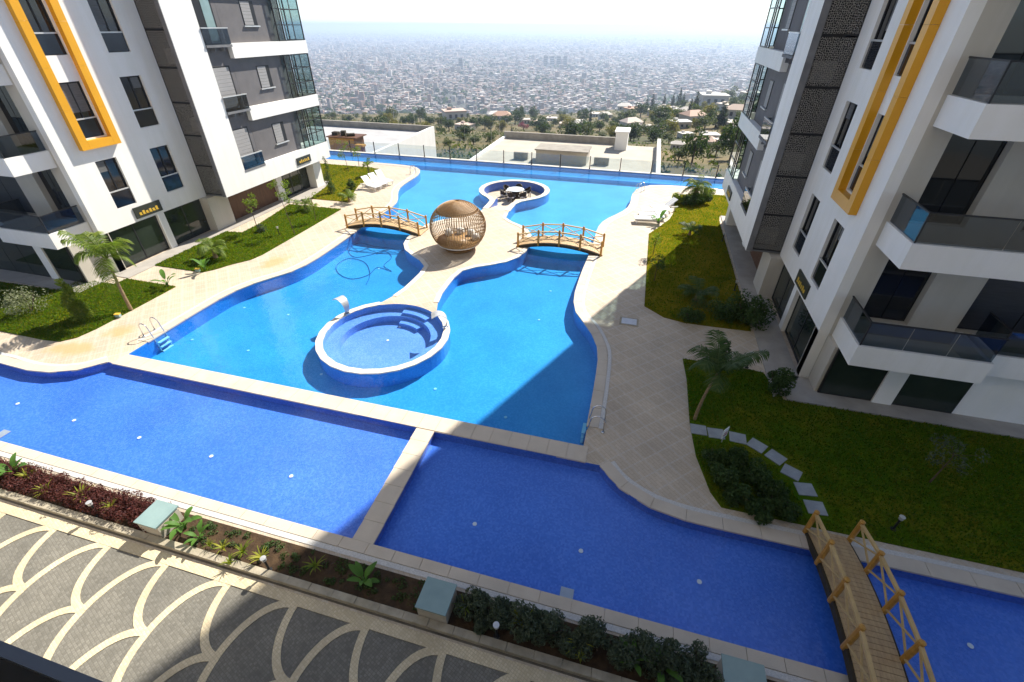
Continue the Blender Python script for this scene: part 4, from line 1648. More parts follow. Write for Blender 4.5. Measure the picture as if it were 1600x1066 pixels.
g1, g2 = 'white sun loungers on the left deck', 'white sun loungers on the right deck'
lounger((-20.75, 33.3, 0.02), R(68), R(42), 'white lounger nearest the small palm on the left deck', g1)
lounger((-20.65, 34.15, 0.02), R(66), R(44), 'middle white lounger of the raised-back three on the left deck', g1)
lounger((-20.55, 35.0, 0.02), R(64), R(52), 'farthest white lounger on the left deck with back raised steeply', g1)
lounger((1.05, 31.5, 0.02), R(-82), R(10), 'nearest flat white lounger beside the right lawn', g2)
lounger((1.3, 32.4, 0.02), R(-80), R(8), 'second flat white lounger beside the right lawn', g2)
lounger((1.45, 33.3, 0.02), R(-78), R(6), 'third flat white lounger beside the right lawn', g2)
lounger((2.05, 34.3, 0.02), R(-60), R(35), 'farthest white lounger beside the right lawn, near the round palm bed', g2)


# ------------------------------------------------------------------ ladders, spouts, hose, small fittings
def ladder(p, rz, label, steps=4):
    c = empty('pool_ladder', (p[0], p[1], 0))
    tag(c, label, 'ladder', 'steel pool ladders')
    for sx in (-0.26, 0.26):
        m_ = MB()
        pts = [(sx, 0.55, 0.0), (sx, 0.55, 0.45)] + [(sx, 0.33 + 0.22 * math.cos(R(t)), 0.45 + 0.22 * math.sin(R(t))) for t in (30, 60, 90, 120, 150, 180)] + [(sx, 0.08, 0.2), (sx, -0.03, -0.25), (sx, -0.05, -1.0)]
        m_.tube(pts, 0.022, 8)
        m_.lathe([(0.06, 0), (0.06, 0.03), (0.03, 0.04)], (sx, 0.55, 0.0), 10)
        link('rail', m_.mesh('rail', 'steel', smooth=True), c)
    for k in range(steps):
        m_ = MB()
        m_.box(-0.25, 0.25, -0.14, -0.02, -0.25 - 0.22 * k, -0.215 - 0.22 * k)
        link('step', m_.mesh('step', 'white_plastic'), c)
    c.rotation_euler.z = rz
    return c


ladder((-18.78, 11.8), R(90), 'steel pool ladder at the left edge of the main pool')
ladder((-0.42, 11.35), R(-90), 'steel pool ladder at the right edge near the pool divider')
ladder((-19.25, 38.6), R(110), 'small steel ladder at the far left of the pool')
ladder((-0.05, 38.9), R(-115), 'small steel ladder at the far right of the pool')


def spout(p, rz, label):
    c = empty('water_spout', (p[0], p[1], 0.02))
    tag(c, label, 'water spout', 'curved steel water spouts of the whirlpool')
    m_ = MB()
    prof = [(0.0, 0.0), (-0.10, 0.25), (-0.08, 0.5), (0.08, 0.68), (0.32, 0.72), (0.55, 0.62)]
    pr = spline(prof, 4)
    n = len(pr)
    V = []
    for i, (d_, z) in enumerate(pr):
        w = 0.10 + 0.16 * (i / n)
        V += [(-w, d_, z), (w, d_, z), (w, d_, z + 0.035), (-w, d_, z + 0.035)]
    Fc = []
    for i in range(n - 1):
        for k in range(4):
            k2 = (k + 1) % 4
            Fc.append((i * 4 + k, i * 4 + k2, i * 4 + 4 + k2, i * 4 + 4 + k))
    Fc += [(3, 2, 1, 0), (n * 4 - 4, n * 4 - 3, n * 4 - 2, n * 4 - 1)]
    m_.add(V, Fc)
    link('blade', m_.mesh('blade', 'light_metal'), c)
    m_ = MB()
    m_.lathe([(0.13, 0), (0.13, 0.03), (0.06, 0.05)], (0, 0, 0), 14)
    link('base', m_.mesh('base', 'steel'), c)
    c.rotation_euler.z = rz


a1, a2 = R(158), R(25)
spout((JC[0] + 2.62 * math.cos(a1), JC[1] + 2.62 * math.sin(a1)), a1 - math.pi / 2, 'curved steel water spout on the left rim of the whirlpool')
spout((JC[0] + 2.62 * math.cos(a2), JC[1] + 2.62 * math.sin(a2)), a2 + math.pi / 2, 'curved steel water spout on the right rim of the whirlpool')

mb = MB()
hp = [sub(p, -0.67) for p in ((-12.74, 23.53), (-12.84, 22.71), (-13.67, 22.87), (-14.73, 22.87), (-15.91, 23.05), (-15.85, 21.87), (-15.00, 21.16), (-14.30, 21.73), (-13.85, 22.43), (-13.00, 21.73), (-12.89, 20.61), (-12.14, 20.07), (-13.11, 20.30), (-13.13, 19.32), (-13.71, 18.69), (-14.69, 19.04), (-15.40, 19.91), (-15.26, 20.91), (-14.12, 20.70), (-13.11, 19.48), (-12.67, 18.31))]
mb.tube([(p[0], p[1], -0.67) for p in spline(hp, 5)], 0.016, 6)
tag(mb.build('pool_hose', 'cable'), 'dark cleaning hose lying in loops on the main pool floor', 'hose')

mb = MB()
px, py = (0.56, 18.29)
mb.box(px - 0.42, px + 0.42, py - 0.34, py + 0.34, 0.0, 0.012)
cv = empty('inspection_cover', (px, py, 0))
tag(cv, 'pale rectangular inspection cover set in the right deck', 'cover')
mb.build('frame', 'kerb_stone', cv)
mb = MB()
mb.box(px - 0.33, px + 0.33, py - 0.25, py + 0.25, 0.012, 0.03)
mb.build('lid', 'cover_plate', cv)


def lamp(p, z, label, h=0.42):
    c = empty('bollard_lamp', (p[0], p[1], z))
    tag(c, label, 'garden lamp', 'small garden bollard lamps')
    m_ = MB()
    m_.tube([(0, 0, 0), (0, 0, h)], 0.028, 8)
    m_.lathe([(0.07, 0), (0.07, 0.02), (0.03, 0.03)], (0, 0, 0), 10)
    link('post', m_.mesh('post', 'dark_frame'), c)
    m_ = MB()
    m_.lathe([(0.035, 0), (0.055, 0.02), (0.055, 0.10), (0.07, 0.105), (0.07, 0.12), (0, 0.125)], (0, 0, h), 12)
    link('lamp_head', m_.mesh('lamp_head', 'light_metal'), c)


lamp((-12.71, 4.36), 0.05, 'small white bollard lamp in the purple ground cover')
lamp((-7.22, 4.27), 0.05, 'small bollard lamp in the bare soil of the bed')
lamp((-1.47, 4.32), 0.05, 'small bollard lamp between the sage bushes')
lamp((7.92, 9.58), 0.03, 'white bollard lamp in the dark right lawn beside the long bridge')
lamp((5.18, 16.02), 0.05, 'bollard lamp at the end of the path to the right building', 0.6)
lamp((-21.33, 22.80), 0.03, 'white bollard lamp among the saplings of the left lawn')
lamp((5.57, 29.32), 0.03, 'white bollard lamp beside the walk of the right building')
lamp((5.50, 22.68), 0.03, 'white bollard lamp on the shaded lawn by the right building')
lamp((-25.76, 34.07), 0.03, 'white bollard lamp on the far left lawn')


def light_box(p, w, label):
    c = empty('glass_topped_block', (p[0], p[1], 0.03))
    tag(c, label, 'skylight', 'glass-topped stone blocks in the planting bed')
    m_ = MB()
    m_.obox((0, 0, 0), w * 0.96, 0.62, 0.42)
    link('block', m_.mesh('block', 'stone_block'), c)
    m_ = MB()
    m_.obox((0, 0, 0.47), w, 0.70, 0.04)
    link('glass_top', m_.mesh('glass_top', 'frosted_top'), c)
    m_ = MB()
    m_.obox((0, 0, 0.42), w * 0.8, 0.5, 0.05)
    link('spacer', m_.mesh('spacer', 'dark_frame'), c)


light_box((-10.75, 4.58), 0.70, 'glass-topped stone block at the end of the purple ground cover')
light_box((-2.94, 4.57), 0.72, 'glass-topped stone block between bare soil and sage bushes')
light_box((3.48, 4.68), 0.8, 'glass-topped block at the bottom edge beyond the last bushes')

for i, (p, rz) in enumerate((((3.16, 12.02), 2), ((3.70, 11.99), 4), ((4.36, 11.97), -3), ((4.91, 11.78), -35), ((5.39, 11.42), -40), ((5.73, 10.91), -28), ((5.98, 10.35), 8), ((6.10, 9.75), 5))):
    m_ = MB()
    m_.obox((p[0], p[1], 0.03), 0.50, 0.44, 0.03, R(rz))
    tag(m_.build('stepping_stone', 'slate'), ('first grey stepping stone at the deck edge', 'second stepping stone from the deck, under the white sign', 'third stepping stone from the deck', 'fourth stepping stone from the deck, turned askew', 'fifth stepping stone from the deck', 'sixth stepping stone from the deck', 'seventh stepping stone from the deck, wet and pale', 'last stepping stone at the head of the long bridge')[i], 'stepping stone', 'slate stepping stones round the dark shrub bed')

sg = empty('lawn_sign', (3.84, 11.65) + (0.03,))
tag(sg, 'small white notice board on a stake beside the stepping stones', 'sign')
gx, gy = (3.84, 11.65)
mb = MB()
mb.box(gx - 0.012, gx + 0.012, gy - 0.012, gy + 0.012, 0.03, 0.5)
mb.build('stake', 'light_metal', sg)
mb = MB()
ca, sa = math.cos(R(50)), math.sin(R(50))
mb.obox((gx, gy - 0.02, 0.28), 0.30, 0.02, 0.38, R(52))
mb.build('board', 'white_plastic', sg)
mb = MB()
mb.obox((gx + 0.012, gy - 0.033, 0.38), 0.20, 0.004, 0.05, R(52))
mb.obox((gx + 0.012, gy - 0.033, 0.48), 0.16, 0.004, 0.03, R(52))
mb.build('print', 'red_metal', sg)

for p, lab in (((-21.80, 12.45), 'small yellow and turquoise irrigation box beside the tall palm'), ((-22.08, 17.20), 'small turquoise irrigation box at the tip of the middle left lawn')):
    c = empty('irrigation_box', (p[0], p[1], 0.03))
    tag(c, lab, 'valve box', 'irrigation boxes on the left lawns')
    mb = MB()
    mb.obox((0, 0, 0), 0.2, 0.14, 0.14, R(20))
    link('box', mb.mesh('box', 'frosted_top'), c)
    mb = MB()
    mb.obox((0, 0, 0.14), 0.22, 0.16, 0.03, R(20))
    link('lid', mb.mesh('lid', 'sign_gold'), c)

# white float at the lower right corner of the pool
fl = empty('pool_cleaner', (9.1, 5.72, -0.1))
tag(fl, 'white rounded pool cleaner floating at the bottom right edge', 'pool cleaner')
for dx, r_ in ((0.0, 0.26), (0.45, 0.17)):
    mb = MB()
    mb.lathe([(0.0, 0.0), (r_, 0.03), (r_ * 1.05, 0.10), (r_ * 0.7, 0.2), (0.0, 0.24)], (9.0 + dx, 5.72, -0.15), 18)
    mb.build('shell', 'white_plastic', fl, smooth=True)

# ------------------------------------------------------------------ glass fence on the far edge
fc = empty('glass_fence', (-9.6, 44.52, 0))
tag(fc, 'glass fence with slim dark posts along the far pool edge', 'fence')
mbp = MB()
mbp.box(-0.04, 0.04, -0.03, 0.03, 0.0, 1.12)
mbp.box(-0.07, 0.07, -0.05, 0.05, 0.0, 0.05)
pme = mbp.mesh('post', 'dark_frame')
mbg = MB()
mbg.box(-1.31, 1.31, -0.006, 0.006, 0.06, 1.05)
gme = mbg.mesh('pane', 'fence_glass')
for i in range(-1, 15):
    x = -29.44 + 2.765 * i
    link('post', pme, fc, Vector((x, 44.52, 0.02)) - wloc(fc))
    if i < 14:
        link('pane', gme, fc, Vector((x + 1.38, 44.52, 0.02)) - wloc(fc))

# ------------------------------------------------------------------ neighbouring flat roofs below the fence
nb = empty('flat_roofed_building', (-40, 60, -10))
tag(nb, 'low neighbouring building with pale grey flat roof and white parapet, beyond the left pool end', 'building')
mb = MB()
mb.box(-50, -30.5, 46.2, 67.2, -14, -2.0)
mb.build('roof_slab', 'roof_membrane', nb)
mb = MB()
mb.box(-50.2, -30.35, 67.2, 67.6, -14, -1.2)
mb.build('parapet', 'raw_concrete', nb)
mb = MB()
mb.box(-30.5, -30.1, 46.2, 67.6, -14, -1.3)
mb.build('parapet', 'white_plaster', nb)
nb = empty('flat_roofed_building', (-9, 60, -10))
tag(nb, 'low neighbouring building with cream gravel flat roof behind the round table', 'building')
mb = MB()
mb.box(-18.8, 1.6, 46.2, 66.3, -14, -2.05)
mb.build('roof_slab', 'roof_gravel', nb)
mb = MB()
mb.box(-19.1, -3.4, 66.3, 66.7, -14, -1.2)
mb.build('parapet', 'raw_concrete', nb)
mb = MB()
mb.box(-19.15, -18.8, 46.2, 66.3, -14, -1.75)
mb.build('parapet', 'white_plaster', nb)
mb = MB()
mb.box(1.6, 2.0, 46.2, 66.7, -14, -1.1)
mb.build('parapet', 'white_plaster', nb)
mb = MB()
mb.box(-3.6, -2.1, 63.2, 66.0, -2.05, 0.0)
sh = mb.build('stair_hut', 'white_plaster', nb)
mb = MB()
mb.box(-3.75, -1.95, 63.05, 66.15, 0.0, 0.15)
mb.build('hut_roof', 'white_plaster', sh)
mb = MB()
mb.box(-11.8, -6.0, 54.2, 57.2, -2.05, -0.75)
bd = mb.build('skylight_box', 'roof_gravel', nb)
mb = MB()
mb.box(-11.95, -5.85, 54.05, 57.35, -0.75, -0.6)
mb.build('rim', 'raw_concrete', bd)
for x0, x1 in ((-14.6, -12.9), (-5.2, -3.2)):
    for k in range(int((x1 - x0) / 0.42)):
        mb = MB()
        mb.box(x0 + k * 0.42, x0 + k * 0.42 + 0.4, 54.8, 55.2, -2.05, -1.25)
        mb.build('block', 'raw_concrete', nb)
hut = empty('timber_kiosk', (-33.2, 49.5, -2))
tag(hut, 'brown timber kiosk with clutter on top beside the left end of the pool', 'kiosk')
for k in range(9):
    mb = MB()
    mb.box(-35.0 + k * 0.36, -34.66 + k * 0.36, 48.9, 48.96, -2, 0.35)
    mb.build('plank', 'golden_wood', hut)
mb = MB()
mb.box(-35.0, -31.75, 48.97, 51.0, -2, 0.35)
mb.build('body', 'wood_cladding', hut)
mb = MB()
mb.box(-35.2, -31.4, 48.8, 51.2, 0.35, 0.45)
mb.build('roof', 'wood_cladding', hut)
for k, (dx, w, h) in enumerate(((0.3, 0.7, 0.35), (1.3, 0.5, 0.5), (2.2, 0.9, 0.25))):
    mb = MB()
    mb.obox((-34.8 + dx, 49.8, 0.45), w, 0.6, h, 0.3 * k)
    mb.build('bundle', 'under_wood', hut)
tbx = empty('timber_bench', (-31.3, 49.0, -2))
tag(tbx, 'small brown timber bench right of the kiosk, beyond the fence', 'bench')
mb = MB()
mb.box(-32.0, -30.6, 48.7, 49.4, -0.45, -0.25)
mb.build('seat', 'golden_wood', tbx)
for x in (-31.8, -30.9):
    mb = MB()
    mb.box(x, x + 0.15, 48.8, 49.3, -2.0, -0.45)
    mb.build('leg', 'wood_cladding', tbx)

# ================================================================== plants
def leaf_cloud(n, clumps, size, seed, squash=1.0, up_bias=0.0):
    """n leaf-sized quads scattered over clump blobs [(x, y, z, r)]"""
    rs = np.random.RandomState(seed)
    cl = np.array(clumps, float)
    w = cl[:, 3] ** 2
    idx = rs.choice(len(cl), n, p=w / w.sum())
    d = rs.normal(size=(n, 3))
    d /= np.linalg.norm(d, axis=1)[:, None]
    rad = cl[idx, 3] * (0.55 + 0.5 * rs.rand(n) ** 0.6)
    c = cl[idx, :3] + d * rad[:, None] * np.array([1, 1, squash])
    nrm = d * 0.7 + rs.normal(size=(n, 3)) * 0.6 + np.array([0, 0, up_bias])
    nrm /= np.linalg.norm(nrm, axis=1)[:, None]
    t = np.cross(nrm, rs.normal(size=(n, 3)))
    t /= np.linalg.norm(t, axis=1)[:, None]
    b = np.cross(nrm, t)
    s = size * (0.6 + 0.8 * rs.rand(n))[:, None]
    v = np.stack([c - t * s, c + b * s * 0.45 + nrm * s * 0.15, c + t * s, c - b * s * 0.45 + nrm * s * 0.15], 1).reshape(-1, 3)
    f = np.arange(4 * n).reshape(n, 4)
    return v, f


def np_mesh(name, v, f, mat):
    me = bpy.data.meshes.new(name)
    me.from_pydata(v.tolist(), [], f.tolist())
    me.materials.append(MATS[mat])
    me.update()
    return me


def blob_clumps(rx, ry, rz, n, r, seed, z0=0.0):
    rs = random.Random(seed)
    out = []
    while len(out) < n:
        x, y, z = (rs.uniform(-1, 1) for _ in range(3))
        if x * x + y * y + z * z > 1:
            continue
        out.append((x * rx, y * ry, z0 + rz + z * rz, r * rs.uniform(0.7, 1.25)))
    return out


def shrub(p, rx, ry, rz, mat, label, n=1500, leaf=0.06, seed=1, group=None, name='shrub', z=0.03, nc=16):
    c = empty(name, (p[0], p[1], z))
    tag(c, label, 'shrub', group)
    v, f = leaf_cloud(n, blob_clumps(rx * 0.72, ry * 0.72, rz * 0.62, nc, 0.33 * (rx + ry) / 2, seed, rz * 0.15), leaf, seed)
    v[:, 2] = np.maximum(v[:, 2], 0.01)
    link('foliage', np_mesh('foliage', v, f, mat), c)
    m_ = MB()
    rs = random.Random(seed)
    for k in range(5):
        a = rs.uniform(0, 6.28)
        m_.tube([(0.03 * math.cos(a), 0.03 * math.sin(a), 0), (rx * 0.3 * math.cos(a), ry * 0.3 * math.sin(a), rz * 0.6), (rx * 0.5 * math.cos(a), ry * 0.5 * math.sin(a), rz * 1.1)], [0.02, 0.014, 0.006], 5)
    link('stems', m_.mesh('stems', 'bark'), c)
    return c


def frond(mb_, base, az, length, rise, droop, leaflet, seed, npair=26, wid=0.02):
    rs = random.Random(seed)
    pts = []
    d = Vector((math.cos(az), math.sin(az), 0))
    s = Vector((-d.y, d.x, 0))
    K = 10
    for i in range(K + 1):
        t = i / K
        pts.append(Vector(base) + d * (length * t * (1 - 0.18 * t * t)) + Vector((0, 0, rise * t - droop * t * t)))
    mb_.tube(pts, [0.02 * (1 - 0.8 * i / K) for i in range(K + 1)], 4, caps=False)
    for i in range(npair):
        t = 0.12 + 0.86 * i / (npair - 1)
        j = min(int(t * K), K - 1)
        p = pts[j].lerp(pts[j + 1], t * K - j)
        tg = (pts[j + 1] - pts[j]).normalized()
        L = leaflet * (math.sin(math.pi * min(1, 0.12 + t * 0.9)) ** 0.6) * rs.uniform(0.85, 1.1)
        for sd in (-1, 1):
            e = (s * sd * 0.85 + tg * 0.55 + Vector((0, 0, -0.22 + rs.uniform(-0.15, 0.2)))).normalized()
            w = tg * wid
            q = p + e * L + Vector((0, 0, -0.25 * L))
            m = p + e * (L * 0.5) + Vector((0, 0, 0.01))
            mb_.add([p - w * 0.5, p + w * 0.5, m + w, q, m - w], [(0, 1, 2, 4), (4, 2, 3)])


def palm(p, trunk_h, trunk_r, lean, n_frond, length, rise, droop, leaflet, label, mat='palm_leaf', seed=1, name='palm_tree', z=0.03, npair=26, upright=0.5):
    c = empty(name, (p[0], p[1], z))
    tag(c, label, 'palm')
    rs = random.Random(seed)
    top = Vector((lean[0], lean[1], trunk_h))
    m_ = MB()
    K = 14
    pts, rad = [], []
    for i in range(K + 1):
        t = i / K
        pts.append(Vector((lean[0] * t * t, lean[1] * t * t, trunk_h * t)))
        rad.append(trunk_r * (1.25 - 0.55 * t) * (1.0 + 0.10 * (i % 2)))
    m_.tube(pts, rad, 10)
    link('trunk', m_.mesh('trunk', 'trunk'), c)
    for k in range(n_frond):
        az = 2 * math.pi * k / n_frond * 2.0 + rs.uniform(-0.3, 0.3) + (0.4 if k % 2 else 0)
        q = rs.uniform(0, 1) if k >= n_frond * 0.4 else rs.uniform(0.5, 1.0)
        m_ = MB()
        frond(m_, (0, 0, 0), az, length * rs.uniform(0.8, 1.1), rise * (0.3 + 1.1 * q), droop * rs.uniform(0.8, 1.2), leaflet, seed * 100 + k, npair)
        o = link('frond', m_.mesh('frond', mat), c, top)
    return c


def banana(p, n, size, label, seed=1, z=0.05, mat='banana_leaf', name='broadleaf_plant', upright=0.8):
    """clump of large paddle leaves on stalks"""
    c = empty(name, (p[0], p[1], z))
    tag(c, label, 'plant')
    rs = random.Random(seed)
    for k in range(n):
        az = 2 * math.pi * k / n + rs.uniform(-0.4, 0.4)
        L = size * rs.uniform(0.7, 1.15)
        tilt = rs.uniform(0.12, 0.75) / upright * 0.8
        m_ = MB()
        d = Vector((math.cos(az), math.sin(az), 0))
        s = Vector((-d.y, d.x, 0))
        stalk = L * 0.55
        pts = [Vector((0, 0, 0)), d * stalk * math.sin(tilt * 0.6) * 0.5 + Vector((0, 0, stalk * 0.6)), d * stalk * math.sin(tilt) + Vector((0, 0, stalk))]
        m_.tube(pts, [0.025, 0.018, 0.012], 5)
        K = 8
        base = pts[-1]
        V = []
        for i in range(K + 1):
            t = i / K
            ang = (math.pi / 2 - tilt) - 1.1 * t
            base_p = base if i == 0 else prevp + (d * math.cos(ang) + Vector((0, 0, math.sin(ang)))) * (L / K)
            prevp = base_p
            w = L * 0.17 * (math.sin(math.pi * min(0.98, 0.06 + t * 0.94)) ** 0.65) + 0.002
            nn = Vector((0, 0, 0.22 * w))
            V += [base_p - s * w + nn, base_p, base_p + s * w + nn]
        Fc = []
        for i in range(K):
            b = i * 3
            Fc += [(b, b + 1, b + 4, b + 3), (b + 1, b + 2, b + 5, b + 4)]
        m_.add(V, Fc)
        link('leaf', m_.mesh('leaf', mat, smooth=True), c)
    return c


def lily(p, n, size, label, seed=1, z=0.05, mat='lily_leaf', name='strap_leaf_plant'):
    """tuft of arching strap leaves"""
    c = empty(name, (p[0], p[1], z))
    tag(c, label, 'plant')
    rs = random.Random(seed)
    m_ = MB()
    for k in range(n):
        az = rs.uniform(0, 6.28)
        L = size * rs.uniform(0.6, 1.1)
        d = Vector((math.cos(az), math.sin(az), 0))
        s = Vector((-d.y, d.x, 0))
        t0 = rs.uniform(0.1, 0.7)
        p_ = Vector((0, 0, 0))
        V = []
        K = 5
        for i in range(K + 1):
            t = i / K
            w = 0.03 * size / 0.4 * (1 - t * 0.95) + 0.002
            V += [p_ - s * w, p_ + s * w]
            a = math.pi / 2 - t0 - 1.2 * t
            p_ = p_ + (d * math.cos(a) + Vector((0, 0, math.sin(a)))) * (L / K)
        m_.add(V, [(2 * i, 2 * i + 1, 2 * i + 3, 2 * i + 2) for i in range(K)])
    link('leaves', m_.mesh('leaves', mat), c)
    return c


def cypress(p, h, r, label, mat='bright_leaf', seed=1, z=0.03, tiers=0, n=1500, leaf=0.045, name='topiary_cypress'):
    c = empty(name, (p[0], p[1], z))
    tag(c, label, 'shrub')
    cl = []
    K = 16
    for i in range(K):
        t = i / (K - 1)
        rr = r * (1 - 0.6 * t) * (1.0 if not tiers else (0.65 + 0.45 * math.cos(t * tiers * 2 * math.pi) ** 2))
        off = 0.25 * r if tiers else 0.1 * r
        cl.append((off * math.cos(t * 9), off * math.sin(t * 9), 0.12 + t * (h - 0.15), rr))
    v, f = leaf_cloud(n, cl, leaf, seed)
    link('foliage', np_mesh('foliage', v, f, mat), c)
    m_ = MB()
    m_.tube([(0, 0, 0), (0, 0, h * 0.8)], [0.03, 0.01], 6)
    link('trunk', m_.mesh('trunk', 'bark'), c)


def sapling(p, h, lean, label, mat='bright_leaf', seed=1, n=260, spread=0.5, z=0.03, name='sapling', leaf=0.06):
    c = empty(name, (p[0], p[1], z))
    tag(c, label, 'tree')
    rs = random.Random(seed)
    m_ = MB()
    m_.tube([(0, 0, 0), (lean[0] * 0.5, lean[1] * 0.5, h * 0.55), (lean[0], lean[1], h)], [0.026, 0.018, 0.007], 6)
    cl = []
    for k in range(9):
        t = rs.uniform(0.5, 1.0)
        a = rs.uniform(0, 6.28)
        b0 = Vector((lean[0] * t, lean[1] * t, h * t))
        e = b0 + Vector((math.cos(a) * spread, math.sin(a) * spread, rs.uniform(0.05, 0.35)))
        m_.tube([b0, e], [0.008, 0.003], 4)
        cl.append((e.x, e.y, e.z, 0.2))
    link('trunk', m_.mesh('trunk', 'bark'), c)
    v, f = leaf_cloud(n, cl, leaf, seed)
    link('crown', np_mesh('crown', v, f, mat), c)


# left lawns
palm((-21.83, 13.09), 2.4, 0.06, (-0.3, 0.3), 17, 1.25, 2.1, 1.7, 0.56, 'tall feathery palm with slim trunk on the near left lawn', seed=3, npair=34)
shrub((-26.06, 11.73), 0.95, 0.9, 0.75, 'silver_leaf', 'pale silvery open shrub at the left edge of the near lawn', 900, 0.05, 4, nc=26)
cypress((-23.28, 11.93), 1.8, 0.36, 'leaning twisted topiary cypress on the near left lawn', seed=5, tiers=2.5, n=3600, leaf=0.055)
banana((-22.19, 15.42), 5, 0.62, 'small broadleaf plant at the right corner of the near left lawn', 6, 0.03)
palm((-22.48, 18.88), 0.55, 0.10, (0, 0), 16, 1.05, 1.0, 1.0, 0.34, 'low bushy palm on the middle left lawn', seed=7, name='young_palm', npair=22)
banana((-21.75, 17.38), 6, 0.6, 'broadleaf plant at the front tip of the middle left lawn', 8, 0.03)
sapling((-20.47, 23.16), 2.9, (-0.9, 0.5), 'leaning slim sapling with feathery top on the middle left lawn', 'palm_leaf', 9, 420, 0.6)
sapling((-23.06, 22.99), 1.9, (-0.1, 0.1), 'thin upright sapling by the timber wall', 'palm_leaf', 10, 320, 0.3)
shrub((-22.74, 22.97), 0.35, 0.35, 0.35, 'sage_leaf', 'small grey-green shrub at the foot of the thin sapling', 400, 0.05, 33)
palm((-22.57, 27.22), 0.35, 0.07, (0, 0), 12, 0.85, 0.85, 0.9, 0.28, 'small palm at the back of the middle left lawn', seed=11, name='young_palm', npair=18)
sapling((-20.63, 25.62), 1.5, (0.0, 0.1), 'narrow green sapling at the right edge of the middle left lawn', 'bright_leaf', 12, 260, 0.22)
cypress((-23.24, 31.43), 2.6, 0.33, 'tall spiral topiary cypress on the far left lawn', 'shrub_leaf', 13, tiers=3.0)
palm((-20.68, 29.85), 0.35, 0.08, (0, 0), 12, 0.95, 0.9, 0.95, 0.3, 'small palm in front of the left loungers', seed=14, name='young_palm', npair=18)
shrub((-22.29, 32.77), 0.55, 0.5, 0.5, 'shrub_leaf', 'dark round bush behind the left loungers', 900, 0.05, 15)
sapling((-28.80, 39.01), 1.6, (0, 0), 'leftmost small sapling at the back of the far left lawn', 'bright_leaf', 16, 240, 0.3)
sapling((-25.35, 37.38), 2.1, (-0.3, 0.1), 'wispy sapling in the middle of the far left lawn', 'palm_leaf', 17, 280, 0.55)
sapling((-25.54, 39.46), 1.5, (0.1, 0), 'small bright sapling at the back edge of the far left lawn', 'bright_leaf', 18, 240, 0.3)
palm((-22.94, 36.75), 0.8, 0.06, (0, 0), 9, 0.7, 0.9, 0.8, 0.26, 'small upright palm at the right tip of the far left lawn', seed=19, name='young_palm', npair=16)
# right lawn
palm((4.30, 36.98), 1.1, 0.20, (0, 0), 26, 1.35, 1.3, 1.45, 0.36, 'round-headed palm in the bush bed at the far right', 'palm_leaf', 20, npair=24)
for k, (p, r_, lab, mt) in enumerate((((3.07, 36.32), 0.55, 'bright green bush at the left end of the palm bed', 'bright_leaf'), ((3.70, 36.04), 0.6, 'left dark clipped bush in front of the round-headed palm', 'shrub_leaf'), ((4.35, 36.22), 0.65, 'middle dark clipped bush in front of the round-headed palm', 'shrub_leaf'), ((4.98, 36.86), 0.6, 'right dark clipped bush of the palm bed', 'shrub_leaf'), ((5.42, 38.44), 0.6, 'lighter bush at the right end of the palm bed', 'bright_leaf'))):
    shrub(p, r_, r_, r_ * 0.8, mt, lab, 1100, 0.055, 40 + k, 'bushes round the far right palm')
shrub((7.15, 38.94), 0.8, 0.4, 0.3, 'bright_leaf', 'low yellowish bush at the corner of the right building', 500, 0.05, 50)
palm((3.66, 29.87), 0.25, 0.09, (0, 0), 11, 0.9, 0.9, 0.7, 0.30, 'small dark palm on the sunlit right lawn', 'dark_palm_leaf', 51, name='young_palm', npair=18)
banana((1.71, 31.21), 6, 0.7, 'broadleaf plant growing between the right loungers', 52, 0.03)
sapling((1.47, 25.99), 1.0, (0, 0), 'short slim plant on the left edge of the right lawn', 'bright_leaf', 53, 260, 0.2)
sapling((1.59, 22.67), 1.1, (0, 0), 'slim plant at the shadow edge of the right lawn', 'shrub_leaf', 54, 260, 0.2)
palm((3.61, 21.13), 0.3, 0.12, (0, 0), 14, 1.2, 1.1, 1.0, 0.36, 'low dark palm in the middle of the shaded right lawn', 'dark_palm_leaf', 55, name='young_palm', npair=20)
shrub((5.62, 19.53), 1.15, 1.0, 0.95, 'shrub_leaf', 'large dark shrub at the corner of the right walk', 3200, 0.06, 56, nc=26)
shrub((4.63, 19.59), 0.9, 0.7, 0.7, 'shrub_leaf', 'dark shrub left of the large corner shrub', 1800, 0.06, 57)
shrub((3.21, 19.03), 0.7, 0.45, 0.45, 'shrub_leaf', 'low shrub at the front edge of the shaded lawn', 1000, 0.055, 58)
palm((3.07, 12.52), 1.85, 0.045, (0.30, 0.25), 11, 1.3, 1.8, 1.6, 0.48, 'feathery palm in shade on the right lawn by the deck', 'dark_palm_leaf', 59, npair=32)
shrub((4.07, 15.76), 0.55, 0.5, 0.95, 'shrub_leaf', 'tall dark shrub behind the shaded palm', 1300, 0.06, 60)
shrub((5.95, 14.82), 0.62, 0.60, 0.72, 'shrub_leaf', 'round dark bush at the front corner of the right building', 1900, 0.055, 61)
shrub((4.86, 16.11), 0.2, 0.2, 0.3, 'shrub_leaf', 'tiny bush beside the path lamp', 260, 0.04, 62)
